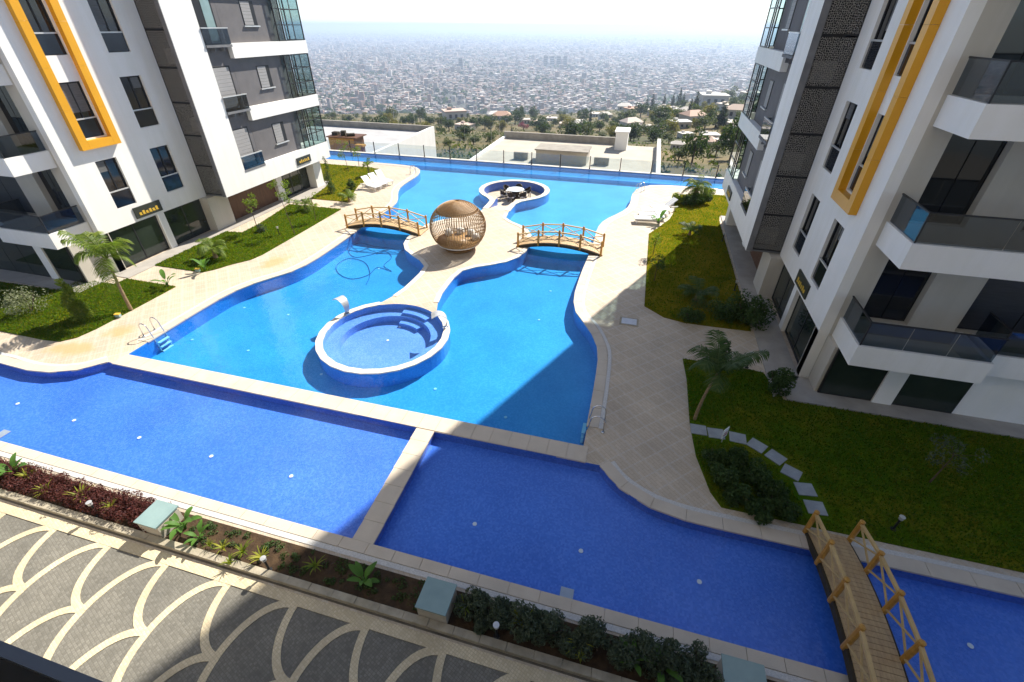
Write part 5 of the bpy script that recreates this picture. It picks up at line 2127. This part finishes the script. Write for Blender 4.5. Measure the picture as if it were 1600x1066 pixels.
for k, (p, r_, lab) in enumerate((((3.48, 10.74), 0.46, 'dark shrub of the bridge bed nearest the first stepping stones'), ((4.14, 10.72), 0.50, 'dark shrub of the bridge bed under the third stepping stone'), ((3.70, 9.94), 0.52, 'dark shrub of the bridge bed along the deck edge'), ((4.61, 10.23), 0.54, 'dark shrub in the middle of the bridge bed'), ((4.01, 9.37), 0.50, 'dark shrub of the bridge bed at its lower left corner'), ((4.96, 9.72), 0.50, 'dark shrub of the bridge bed beside the last stones'), ((5.18, 9.27), 0.42, 'dark shrub of the bridge bed next to the long bridge'), ((4.54, 9.13), 0.42, 'dark shrub of the bridge bed along the coping'))):
    shrub(p, r_, r_ * 0.95, r_ * 0.75, 'shrub_leaf', lab, 1700, 0.05, 70 + k, 'shrubs of the bed before the long bridge')
sapling((9.57, 11.60), 1.1, (0.15, 0.1), 'wispy grey sapling alone on the dark right lawn', 'sage_leaf', 80, 420, 0.45, leaf=0.045)

# planting bed
V, Fc, nv = [], [], 0
cl = []
rs = random.Random(90)
for k in range(420):
    x = rs.uniform(-19.5, -10.75)
    cl.append((x, rs.uniform(4.36, 4.96), rs.uniform(0.12, 0.32), rs.uniform(0.10, 0.16)))
v, f = leaf_cloud(34000, cl, 0.030, 91, up_bias=0.3)
o = link('ground_cover', np_mesh('ground_cover', v, f, 'purple_leaf'))
tag(o, 'dark purple ground cover filling the left part of the planting bed', 'ground cover', kind='stuff')
cl = [(rs.uniform(-10.0, -2.9), rs.uniform(4.35, 4.95), 0.05, rs.uniform(0.05, 0.10)) for k in range(110)]
v, f = leaf_cloud(6000, cl, 0.028, 92, up_bias=0.3)
o = link('ground_cover', np_mesh('ground_cover', v, f, 'shrub_leaf'))
tag(o, 'sparse small weeds on the bare soil of the bed', 'ground cover', kind='stuff')
banana((-16.25, 4.74), 8, 0.5, 'large broadleaf plant at the left end of the bed', 93, 0.05)
for k, (p, s_, lab) in enumerate((((-15.72, 4.72), 0.35, 'small green strap-leaf plant beside the left broadleaf plant'), ((-14.65, 4.49), 0.36, 'first yellow strap-leaf plant in the purple ground cover'), ((-13.48, 4.59), 0.46, 'largest yellow strap-leaf plant in the purple ground cover'), ((-12.42, 4.56), 0.34, 'yellow strap-leaf plant nearest the first glass-topped block'))):
    lily(p, 22, s_, lab, 94 + k, 0.15)
banana((-10.10, 4.64), 9, 0.52, 'large broadleaf plant beside the first glass-topped block', 98, 0.05)
banana((-9.46, 4.49), 6, 0.34, 'smaller variegated broadleaf plant right of the large one', 99, 0.05)
for k, (p, s_, lab, mt) in enumerate((((-8.66, 4.41), 0.34, 'golden strap-leaf plant in the sunlit soil', 'lily_leaf'), ((-8.11, 4.45), 0.36, 'green tuft left of the shadow line in the bed', 'bright_leaf'), ((-7.54, 4.43), 0.36, 'golden tuft at the shadow line in the bed', 'lily_leaf'), ((-8.22, 4.13), 0.26, 'small green tuft near the kerb in the sun', 'bright_leaf'), ((-9.06, 4.37), 0.24, 'small green tuft behind the golden plant', 'bright_leaf'), ((-6.15, 4.61), 0.36, 'green tuft in the shaded bare soil', 'bright_leaf'), ((-0.94, 4.62), 0.46, 'bright strap-leaf plant between the first sage bushes', 'lily_leaf'), ((0.30, 4.56), 0.46, 'bright strap-leaf plant between the middle sage bushes', 'lily_leaf'), ((-2.29, 4.62), 0.36, 'green strap-leaf plant next to the second glass-topped block', 'bright_leaf'), ((0.34, 4.34), 0.2, 'tiny yellow tuft near the kerb below the bushes', 'lily_leaf'), ((2.78, 4.67), 0.3, 'green tuft at the bottom edge of the bed', 'bright_leaf'))):
    lily(p, 20, s_, lab, 110 + k, 0.12 if k < 6 else 0.2, mt)
banana((-4.79, 4.58), 8, 0.42, 'broadleaf plant standing alone in the shaded soil', 130, 0.05)
banana((1.38, 4.55), 7, 0.36, 'left broadleaf plant among the last sage bushes', 131, 0.15)
banana((1.93, 4.58), 7, 0.38, 'right broadleaf plant among the last sage bushes', 132, 0.15)
SB = [(-2.15, 4.70, 0.42), (-1.80, 4.48, 0.32), (-1.42, 4.72, 0.44), (-0.90, 4.62, 0.50), (-0.34, 4.70, 0.50), (0.16, 4.56, 0.38), (0.62, 4.68, 0.52), (1.12, 4.60, 0.50), (1.64, 4.68, 0.52), (2.14, 4.60, 0.52), (2.68, 4.68, 0.52)]
for k, (x, y, r_) in enumerate(SB):
    shrub((x, y), r_, r_, r_ * 0.85, 'sage_leaf', ('first sage bush right of the second glass-topped block', 'little sage bush close to the kerb', 'third sage bush in the row', 'fourth sage bush in the row, under the first bright tuft', 'fifth sage bush in the row', 'small sixth sage bush near the kerb', 'seventh sage bush in the row', 'eighth sage bush in the row', 'ninth sage bush in the row', 'tenth sage bush in the row', 'last sage bush of the row')[k], 3200, 0.032, 140 + k, 'sage bushes in the planting bed', 'sage_bush', 0.05)

# ================================================================== hillside: trees, houses, poles
PROTO = {}


def tree_proto(kind, i):
    key = (kind, i)
    if key in PROTO:
        return PROTO[key]
    seed = hash(kind) % 97 if False else sum(map(ord, kind)) + i * 13
    if kind == 'cypress':
        cl = [(0.02 * math.cos(q * 2.4), 0.02 * math.sin(q * 2.4), 0.10 + 0.055 * q, 0.115 * (1.05 - 0.055 * q)) for q in range(16)]
        v, f = leaf_cloud(700, cl, 0.035, seed)
        mt = 'cypress_leaf'
    else:
        cl = blob_clumps(0.36, 0.36, 0.30, 15, 0.16, seed, 0.28)
        v, f = leaf_cloud(1000, cl, 0.045, seed)
        mt = {'dark': 'hill_leaf', 'olive': 'olive_hill_leaf', 'yellow': 'yellow_hill_leaf', 'magenta': 'magenta_leaf'}[kind]
    me = np_mesh('crown', v, f, mt)
    m_ = MB()
    m_.tube([(0, 0, -0.15), (0.01, 0.0, 0.25), (0.0, 0.02, 0.55)], [0.035, 0.026, 0.012], 6)
    for a in (0.5, 2.4, 4.4):
        m_.tube([(0, 0, 0.3), (0.18 * math.cos(a), 0.18 * math.sin(a), 0.6)], [0.016, 0.006], 5)
    tm = m_.mesh('trunk', 'bark')
    PROTO[key] = (me, tm)
    return PROTO[key]


ORD1 = ['', 'first', 'second', 'third', 'fourth', 'fifth', 'sixth', 'seventh', 'eighth', 'ninth', 'tenth', 'eleventh', 'twelfth', 'thirteenth', 'fourteenth', 'fifteenth', 'sixteenth', 'seventeenth', 'eighteenth', 'nineteenth']
TENS = {2: ('twenty', 'twentieth'), 3: ('thirty', 'thirtieth'), 4: ('forty', 'fortieth'), 5: ('fifty', 'fiftieth'), 6: ('sixty', 'sixtieth'), 7: ('seventy', 'seventieth'), 8: ('eighty', 'eightieth'), 9: ('ninety', 'ninetieth')}


def ordinal(n):
    if n < 20:
        return ORD1[n]
    a, b = TENS[n // 10]
    return b if n % 10 == 0 else a + '-' + ORD1[n % 10]


def relabel(objs, text):
    """count alike things from left to right as seen from the terrace"""
    def key(o):
        d = Vector(o.location) - Vector((0, 0, 11))
        return d.dot(rt2) / d.dot(fw)
    for i, o in enumerate(sorted(objs, key=key)):
        o['label'] = text % ordinal(i + 1)


TREE_LABEL = {'dark': 'dark green tree on the hillside below the pool', 'olive': 'olive-toned tree on the hillside below the pool', 'yellow': 'yellow-green bushy tree on the hillside below the pool', 'cypress': 'slender dark cypress on the hillside at the right', 'magenta': 'magenta flowering bush among the hillside houses'}
GRP = {'dark': 'dark trees on the hillside', 'olive': 'olive trees on the hillside', 'yellow': 'yellowish trees on the hillside', 'cypress': 'cypresses on the hillside', 'magenta': 'magenta bush on the hillside'}
rt_ = random.Random(200)
BYKIND = {}


def hill_tree(p, h_px, kind, wide=1.0):
    d = (Vector(p) - Vector((0, 0, 11))).length
    h = h_px / 716.0 * d * 0.98
    me, tm = tree_proto(kind, rt_.randrange(4))
    c = empty('hillside_tree', (p[0], p[1], p[2] - 0.3))
    tag(c, TREE_LABEL[kind], 'tree', GRP[kind])
    a = link('crown', me, c)
    b = link('trunk', tm, c)
    c.scale = (h * wide, h * wide, h)
    c.rotation_euler.z = rt_.uniform(0, 6.28)
    BYKIND.setdefault(kind, []).append(c)


for p, h, k, w in (((-212.7, 391.5, -60.7), 24, 'olive', 0.8), ((-174.0, 307.6, -46.0), 14, 'olive', 1.2), ((-229.0, 378.3, -58.9), 13, 'olive', 1.4), ((-239.3, 365.7, -57.4), 13, 'dark', 1.4), ((-262.9, 378.2, -58.9), 14, 'olive', 1.3), ((-155.6, 301.6, -45.0), 16, 'dark', 1.2), ((-209.3, 439.2, -66.3), 20, 'dark', 1.1), ((-160.1, 322.9, -48.2), 18, 'dark', 1.2), ((-139.4, 306.3, -45.7), 18, 'dark', 1.3), ((-127.7, 266.9, -40.5), 10, 'yellow', 1.6), ((-135.1, 315.6, -47.1), 17, 'olive', 1.4), ((-114.7, 279.1, -42.2), 20, 'dark', 1.3), ((-116.8, 336.0, -49.5), 18, 'dark', 1.3), ((-105.1, 319.3, -47.4), 20, 'dark', 1.2), ((-95.9, 302.9, -45.3), 24, 'olive', 1.1), ((-101.2, 356.3, -51.2), 18, 'dark', 1.3), ((-99.9, 379.0, -53.4), 20, 'dark', 1.2), ((-106.7, 419.9, -58.6), 24, 'dark', 0.8), ((-116.1, 520.6, -73.3), 20, 'dark', 1.0), ((-80.8, 329.1, -47.8), 12, 'magenta', 1.5), ((-69.2, 316.8, -46.0), 22, 'dark', 1.3), ((-58.7, 155.2, -21.1), 14, 'olive', 1.6), ((-50.3, 141.3, -19.2), 14, 'dark', 1.6), ((-49.5, 154.8, -21.0), 16, 'olive', 1.5), ((-55.3, 133.0, -18.2), 12, 'olive', 1.8),
                   ((-45.1, 288.8, -40.4), 22, 'yellow', 1.3), ((-59.4, 358.2, -49.5), 18, 'yellow', 1.1), ((-51.1, 408.3, -54.3), 20, 'dark', 1.1), ((-31.1, 254.3, -34.1), 20, 'dark', 0.7), ((-47.7, 432.7, -56.9), 20, 'cypress', 0.9), ((-44.4, 214.3, -29.5), 20, 'dark', 1.2), ((-14.9, 232.4, -29.5), 16, 'olive', 1.2), ((-8.3, 190.1, -24.4), 24, 'dark', 1.3), ((-3.8, 181.3, -23.0), 22, 'dark', 1.4), ((-0.7, 206.5, -25.6), 16, 'olive', 1.2), ((2.4, 669.6, -77.2), 22, 'cypress', 1.3), ((-3.4, 489.9, -57.0), 20, 'cypress', 1.3), ((-6.7, 439.3, -53.5), 22, 'dark', 1.2), ((16.6, 697.1, -77.2), 18, 'cypress', 1.2), ((27.0, 677.6, -74.3), 20, 'cypress', 1.2), ((35.6, 702.4, -74.9), 22, 'cypress', 1.3), ((39.2, 680.0, -72.7), 18, 'cypress', 1.2), ((33.1, 408.2, -45.0), 32, 'cypress', 1.3), ((21.1, 290.8, -29.6), 24, 'cypress', 1.3), ((4.6, 439.6, -52.1), 18, 'dark', 1.3), ((12.4, 259.0, -27.8), 18, 'olive', 1.3), ((8.0, 223.0, -26.0), 18, 'olive', 1.5), ((27.7, 261.3, -26.0), 18, 'yellow', 1.3), ((22.5, 213.3, -23.9), 26, 'olive', 1.2), ((29.4, 222.5, -23.9), 34, 'cypress', 2.0), ((27.4, 222.7, -24.0), 26, 'dark', 1.2), ((103.4, 771.2, -75.2), 18, 'olive', 1.3), ((9.1, 95.0, -10.4), 52, 'dark', 0.85), ((17.4, 106.5, -11.6), 58, 'dark', 0.8), ((15.4, 112.7, -12.4), 24, 'olive', 1.3), ((7.2, 103.7, -11.6), 24, 'olive', 1.3), ((7.4, 160.7, -19.5), 18, 'olive', 1.3), ((2.7, 165.4, -20.4), 20, 'dark', 1.3), ((30.4, 185.4, -20.8), 22, 'dark', 1.4), ((40.9, 244.0, -24.2), 18, 'olive', 1.4), ((27.0, 146.2, -16.4), 26, 'dark', 1.3), ((-17.6, 208.0, -27.2), 8, 'olive', 2.2), ((-42.9, 227.5, -31.5), 8, 'olive', 2.2), ((27.3, 193.6, -21.8), 16, 'yellow', 1.4), ((16.3, 150.0, -17.4), 16, 'olive', 1.4), ((5.0, 250.9, -28.3), 14, 'olive', 1.5), ((-16.3, 291.4, -36.0), 14, 'dark', 1.5), ((88.9, 535.6, -52.1), 16, 'dark', 1.3), ((63.0, 420.5, -41.9), 16, 'dark', 1.3)):
    hill_tree(p, h, k, w)
# more trees filling the slope
for i in range(170):
    d = 170 + 720 * rt_.random() ** 1.2
    l = d * (rt_.uniform(-0.5, 0.62) if i % 3 else rt_.uniform(0.1, 0.6))
    q = fwd2 * d + rgt2 * l
    p = (q.x, q.y, ground_height(q.x, q.y))
    if -52 < q.x < 4 and q.y < 72:
        continue
    hh = rt_.uniform(4.5, 8)
    hill_tree(p, hh / d * 716 / 0.98, rt_.choice(['dark', 'dark', 'dark', 'olive', 'olive', 'olive', 'yellow'] if len(BYKIND.get('dark', [])) < 98 and len(BYKIND.get('olive', [])) < 98 else ['yellow', 'cypress']), rt_.uniform(1.0, 1.5))

for k_, t_ in (('dark', '%s dark green tree from the left on the hillside'), ('olive', '%s olive-toned tree from the left on the hillside'), ('yellow', '%s yellow-green tree from the left on the hillside'), ('cypress', '%s slender cypress from the left on the hillside')):
    relabel(BYKIND[k_], t_)
# low scrub between the trees
sc_ = []
for i in range(5200):
    d = 48 + 950 * rt_.random() ** 1.7
    l = d * rt_.uniform(-0.75, 0.8)
    q = fwd2 * d + rgt2 * l
    if -52 < q.x < 4 and q.y < 69:
        continue
    sc_.append((q.x, q.y, ground_height(q.x, q.y) + 0.3, rt_.uniform(0.5, 1.3) * (1 + d / 500)))
v, f = leaf_cloud(len(sc_) * 16, sc_, 0.5, 77, squash=0.7)
o = link('scrub', np_mesh('scrub', v, f, 'olive_hill_leaf'))
tag(o, 'low olive scrub covering the hillside', 'scrub', kind='stuff')
HOUSES, LAMPS = [], []


def house_proto(k):
    rs = random.Random(300 + k)
    w, dp, h = 1.0, rs.uniform(0.7, 1.0), rs.uniform(0.26, 0.40)
    m_ = MB()
    m_.box(-w / 2, w / 2, -dp / 2, dp / 2, -0.35, h)
    wall = m_.mesh('wall', 'house_wall')
    m_ = MB()
    if k % 3 == 0:
        e = 0.05
        m_.add([(-w / 2 - e, -dp / 2 - e, h), (w / 2 + e, -dp / 2 - e, h), (w / 2 + e, dp / 2 + e, h), (-w / 2 - e, dp / 2 + e, h), (-w * 0.25, 0, h + 0.2), (w * 0.25, 0, h + 0.2)], [(0, 1, 5, 4), (1, 2, 5), (2, 3, 4, 5), (3, 0, 4), (3, 2, 1, 0)])
    else:
        m_.box(-w / 2 - 0.03, w / 2 + 0.03, -dp / 2 - 0.03, dp / 2 + 0.03, h, h + 0.05)
        m_.box(-w * 0.3, -w * 0.1, 0, dp * 0.2, h + 0.05, h + 0.16)
    roof = m_.mesh('roof', 'house_roof')
    wins = []
    for x in (-0.32, -0.05, 0.22):
        m_ = MB()
        m_.box(x, x + 0.12, -dp / 2 - 0.01, -dp / 2 + 0.02, h * 0.35, h * 0.75)
        wins.append(m_.mesh('window', 'dark_frame'))
    return wall, roof, wins


HP = [house_proto(k) for k in range(6)]
for i, (p, wpx) in enumerate((((-146.2, 502.2, -70.7), 24), ((-194.7, 490.1, -70.5), 30), ((-115.9, 310.0, -46.4), 22), ((-160.1, 518.2, -72.5), 18), ((-97.2, 399.6, -55.5), 16), ((-81.5, 372.2, -51.9), 16), ((-42.0, 321.9, -43.9), 24), ((-54.6, 343.1, -47.6), 16), ((-100.6, 537.1, -75.1), 14), ((-7.4, 242.5, -29.5), 26), ((-1.4, 233.1, -27.9), 18), ((13.3, 227.4, -25.7), 26), ((20.4, 251.4, -26.2), 28), ((13.8, 448.5, -51.5), 24), ((21.7, 443.0, -49.9), 20), ((20.0, 294.4, -30.2), 20), ((4.5, 461.4, -53.7), 18), ((-17.2, 536.7, -64.0), 20), ((-38.2, 806.6, -96.9), 18), ((60.3, 554.8, -55.6), 32), ((59.0, 434.9, -44.0), 20), ((40.1, 257.7, -24.9), 28), ((135.7, 795.5, -74.5), 22), ((13.8, 187.1, -22.2), 18), ((16.7, 150.0, -17.4), 26), ((21.5, 150.1, -17.1), 20), ((20.6, 176.2, -20.5), 22), ((8.6, 136.1, -15.9), 18), ((33.2, 223.8, -23.6), 20), ((4.7, 203.2, -24.7), 16), ((35.6, 206.5, -22.3), 20), ((-75.1, 365.8, -51.0), 14), ((-58.4, 578.0, -74.8), 14), ((-40.3, 491.4, -63.2), 16))):
    d = (Vector(p) - Vector((0, 0, 11))).length
    s = wpx / 716.0 * d * 0.98
    c = empty('hillside_house', p)
    HOUSES.append(c)
    tag(c, 'low pale house standing among the trees of the hillside', 'house', 'houses on the hillside below')
    wall, roof, wins = HP[i % 6]
    link('wall', wall, c)
    link('roof', roof, c)
    for w in wins:
        link('window', w, c)
    c.scale = (s, s, s)
    c.rotation_euler.z = R(15 + 25 * math.sin(i * 2.3))
mb = MB()
mb.tube([(0, 0, -1), (0, 0, 8.0)], [0.09, 0.05], 6)
pole_me = mb.mesh('pole', 'light_metal')
mb = MB()
mb.bar((-0.1, 0, 7.95), (1.0, 0, 8.1), 0.08)
arm_me = mb.mesh('arm', 'light_metal')
for i, p in enumerate(((-199.9, 293.4, -45.0), (-171.6, 269.8, -41.0), (-163.2, 276.4, -41.7), (-145.6, 270.2, -40.9), (-135.1, 275.5, -41.6), (-119.5, 269.3, -40.8), (-110.4, 255.6, -38.7), (-52.5, 139.8, -19.0), (-44.8, 126.7, -17.0), (-39.4, 118.6, -15.7), (-47.2, 149.5, -20.2), (-55.3, 186.1, -25.3), (-57.3, 201.5, -27.7), (-54.1, 208.6, -28.7))):
    c = empty('street_lamp', p)
    LAMPS.append(c)
    tag(c, 'thin pale street lamp on the slope behind the flat roofs', 'street lamp', 'street lamps on the hillside')
    d = (Vector(p) - Vector((0, 0, 11))).length
    s = min(1.2, 22 / 716.0 * d / 8.0)
    link('pole', pole_me, c)
    link('arm', arm_me, c)
    c.scale = (s, s, s)

relabel(HOUSES, '%s low house from the left among the hillside trees')
relabel(LAMPS, '%s thin street lamp from the left behind the flat roofs')

# ================================================================== the city on the plain
rc = random.Random(400)
cells = []
d = 1330.0
while d < 15500:
    step = 16 + (d - 1330) * 0.0074
    half = 0.80
    n = int(2 * half * d / step)
    for i in range(n):
        a = -0.66 + (i + rc.uniform(0.1, 0.9)) / n * 1.42
        gap = math.sin(d * 0.0031 + 7 * a) * math.sin(a * 23 + d * 0.0007) + 0.6 * math.sin(d * 0.011 + a * 41)
        if rc.random() < (0.12 if gap < 0.75 else 0.7):
            continue
        cells.append((d + rc.uniform(-0.4, 0.4) * step, a, step))
    d += step * 1.25
cells.sort(key=lambda c: c[0])
mb = MB()
BP = []
for k in range(8):
    h = (0.55, 0.7, 0.9, 1.1, 0.6, 0.8, 1.3, 0.5)[k]
    dp = (0.8, 1.0, 0.7, 0.9, 1.1, 0.6, 0.8, 1.3)[k]
    m_ = MB()
    m_.box(-0.5, 0.5, -dp / 2, dp / 2, -0.1, h)
    if k % 2:
        m_.box(-0.18, 0.12, -0.1, 0.16, h, h + 0.14)
    w_me = m_.mesh('wall', 'block_wall')
    m_ = MB()
    if k % 2 == 0:
        m_.add([(-0.53, -dp / 2 - 0.03, h), (0.53, -dp / 2 - 0.03, h), (0.53, dp / 2 + 0.03, h), (-0.53, dp / 2 + 0.03, h), (-0.2, 0, h + 0.16), (0.2, 0, h + 0.16)], [(0, 1, 5, 4), (1, 2, 5), (2, 3, 4, 5), (3, 0, 4)])
    else:
        m_.box(-0.52, 0.52, -dp / 2 - 0.02, dp / 2 + 0.02, h, h + 0.03)
    r_me = m_.mesh('roof', 'block_roof')
    bands = []
    for q in range(3):
        m_ = MB()
        zz = h * (0.2 + 0.25 * q)
        m_.box(-0.42, 0.42, -dp / 2 - 0.012, -dp / 2 + 0.01, zz, zz + h * 0.12)
        bands.append(m_.mesh('window', 'dark_frame'))
    BP.append((w_me, r_me, bands))
seen = [c for c in cells if -0.45 < c[1] < 0.52 and c[0] > 1420][:300]
seen_set = set(seen)
for i, cc in enumerate(seen):
    d, a, step = cc
    q = fwd2 * (d * math.cos(a)) + rgt2 * (d * math.sin(a))
    c = empty('city_block', (q.x, q.y, -202.0))
    tag(c, 'small pale apartment block at the near edge of the hazy city below', 'building', 'nearest apartment blocks of the city on the plain')
    s = rc.uniform(7.5, 13)
    w_me, r_me, bands = BP[rc.randrange(8)]
    link('wall', w_me, c)
    link('roof', r_me, c)
    for b in bands:
        link('window', b, c)
    c.scale = (s, s, s * rc.uniform(0.6, 1.0))
    c.rotation_euler.z = rc.choice([0.2, 0.2, 0.5, -0.3]) + rc.uniform(-0.1, 0.1) + (math.pi / 2 if rc.random() < 0.5 else 0)
V, Fc, RV, RF = [], [], [], []
for cc in cells:
    if cc in seen_set:
        continue
    d, a, step = cc
    q = fwd2 * (d * math.cos(a)) + rgt2 * (d * math.sin(a))
    s = rc.uniform(0.45, 0.8) * min(step, 60)
    sy = s * rc.uniform(0.6, 1.4)
    h = rc.uniform(6, 13) + (rc.uniform(8, 26) if rc.random() < 0.03 else 0) + max(0, d - 4000) * 0.0008
    ang = rc.choice([0.2, 0.2, 0.5, -0.3]) + rc.uniform(-0.1, 0.1)
    ca, sa = math.cos(ang), math.sin(ang)
    b = len(V)
    for z in (-202.5, -202.0 + h):
        for e, g in ((-1, -1), (1, -1), (1, 1), (-1, 1)):
            x, y = e * s / 2, g * sy / 2
            V.append((q.x + x * ca - y * sa, q.y + x * sa + y * ca, z))
    for f_ in BOXF[2:]:
        Fc.append(tuple(b + t for t in f_))
    b2 = len(RV)
    RV += V[b + 4:b + 8]
    RF.append((b2, b2 + 1, b2 + 2, b2 + 3))
mb = MB()
mb.add(V, Fc)
mb.add(RV, RF, 1)
tag(mb.build('city', ['city_walls', 'city_roofs']), 'dense hazy city spreading over the plain to the horizon', 'city', kind='stuff')
v, f = [], []
cl = []
for i in range(4200):
    d = 1300 + 6000 * rc.random() ** 1.8
    a = rc.uniform(-0.6, 0.7)
    q = fwd2 * (d * math.cos(a)) + rgt2 * (d * math.sin(a))
    if math.sin(q.x * 0.006 + 1) * math.sin(q.y * 0.005) < -0.1 and rc.random() < 0.7:
        continue
    cl.append((q.x, q.y, -195.0, rc.uniform(6, 13)))
rs_ = np.random.RandomState(7)
cl = np.array(cl)
n = len(cl) * 7
idx = np.repeat(np.arange(len(cl)), 7)
dd = rs_.normal(size=(n, 3))
dd /= np.linalg.norm(dd, axis=1)[:, None]
cc_ = cl[idx, :3] + dd * cl[idx, 3][:, None] * 0.7
t1 = np.cross(dd, rs_.normal(size=(n, 3)))
t1 /= np.linalg.norm(t1, axis=1)[:, None]
t2 = np.cross(dd, t1)
s = cl[idx, 3][:, None] * 0.7
vv = np.stack([cc_ - t1 * s, cc_ + t2 * s, cc_ + t1 * s, cc_ - t2 * s], 1).reshape(-1, 3)
o = link('city_trees', np_mesh('city_trees', vv, np.arange(4 * n).reshape(n, 4), 'hill_leaf'))
tag(o, 'distant greenery scattered between the city blocks', 'trees', kind='stuff')
# tall slabs standing out of the city
for k, (dd_, a, w, h, lab) in enumerate(((3300, 0.060, 26, 62, 'leftmost of the cluster of tall slab towers in the city'), (3320, 0.072, 26, 60, 'second of the cluster of tall slab towers in the city'), (3340, 0.084, 26, 58, 'third of the cluster of tall slab towers in the city'), (3360, 0.096, 24, 56, 'rightmost of the cluster of tall slab towers in the city'), (3000, -0.098, 22, 60, 'lone dark tower in the middle of the city'))):
    q = fwd2 * (dd_ * math.cos(a)) + rgt2 * (dd_ * math.sin(a))
    c = empty('tower_block', (q.x, q.y, -202.0))
    tag(c, lab, 'tower')
    m_ = MB()
    m_.box(-w / 2, w / 2, -9, 9, 0, h)
    link('wall', m_.mesh('wall', 'grey_concrete' if k == 4 else 'block_wall'), c)
    for q_ in range(5):
        m_ = MB()
        m_.box(-w / 2 + 2, w / 2 - 2, -9.2, -8.9, h * (0.12 + 0.17 * q_), h * (0.12 + 0.17 * q_) + 3)
        link('window_band', m_.mesh('window_band', 'dark_frame'), c)
    c.rotation_euler.z = 0.2

# ================================================================== haze over the plain
mb = MB()
mb.box(-27000, 27000, -3000, 27000, -204.0, 40.0)
hz = bpy.data.objects.new('haze', mb.mesh('haze', 'dark_frame'))
hz.data.materials.clear()
hm = bpy.data.materials.new('haze')
hm.use_nodes = True
hm.node_tree.nodes.clear()
ho = hm.node_tree.nodes.new('ShaderNodeOutputMaterial')
hv = hm.node_tree.nodes.new('ShaderNodeVolumePrincipled')
hv.inputs['Color'].default_value = (0.60, 0.735, 0.92, 1)
hv.inputs['Density'].default_value = 0.00017
hv.inputs['Anisotropy'].default_value = 0.3
hm.node_tree.links.new(hv.outputs[0], ho.inputs['Volume'])
hz.data.materials.append(hm)
col.objects.link(hz)
tag(hz, 'pale blue haze over the distant plain', 'haze', kind='stuff')
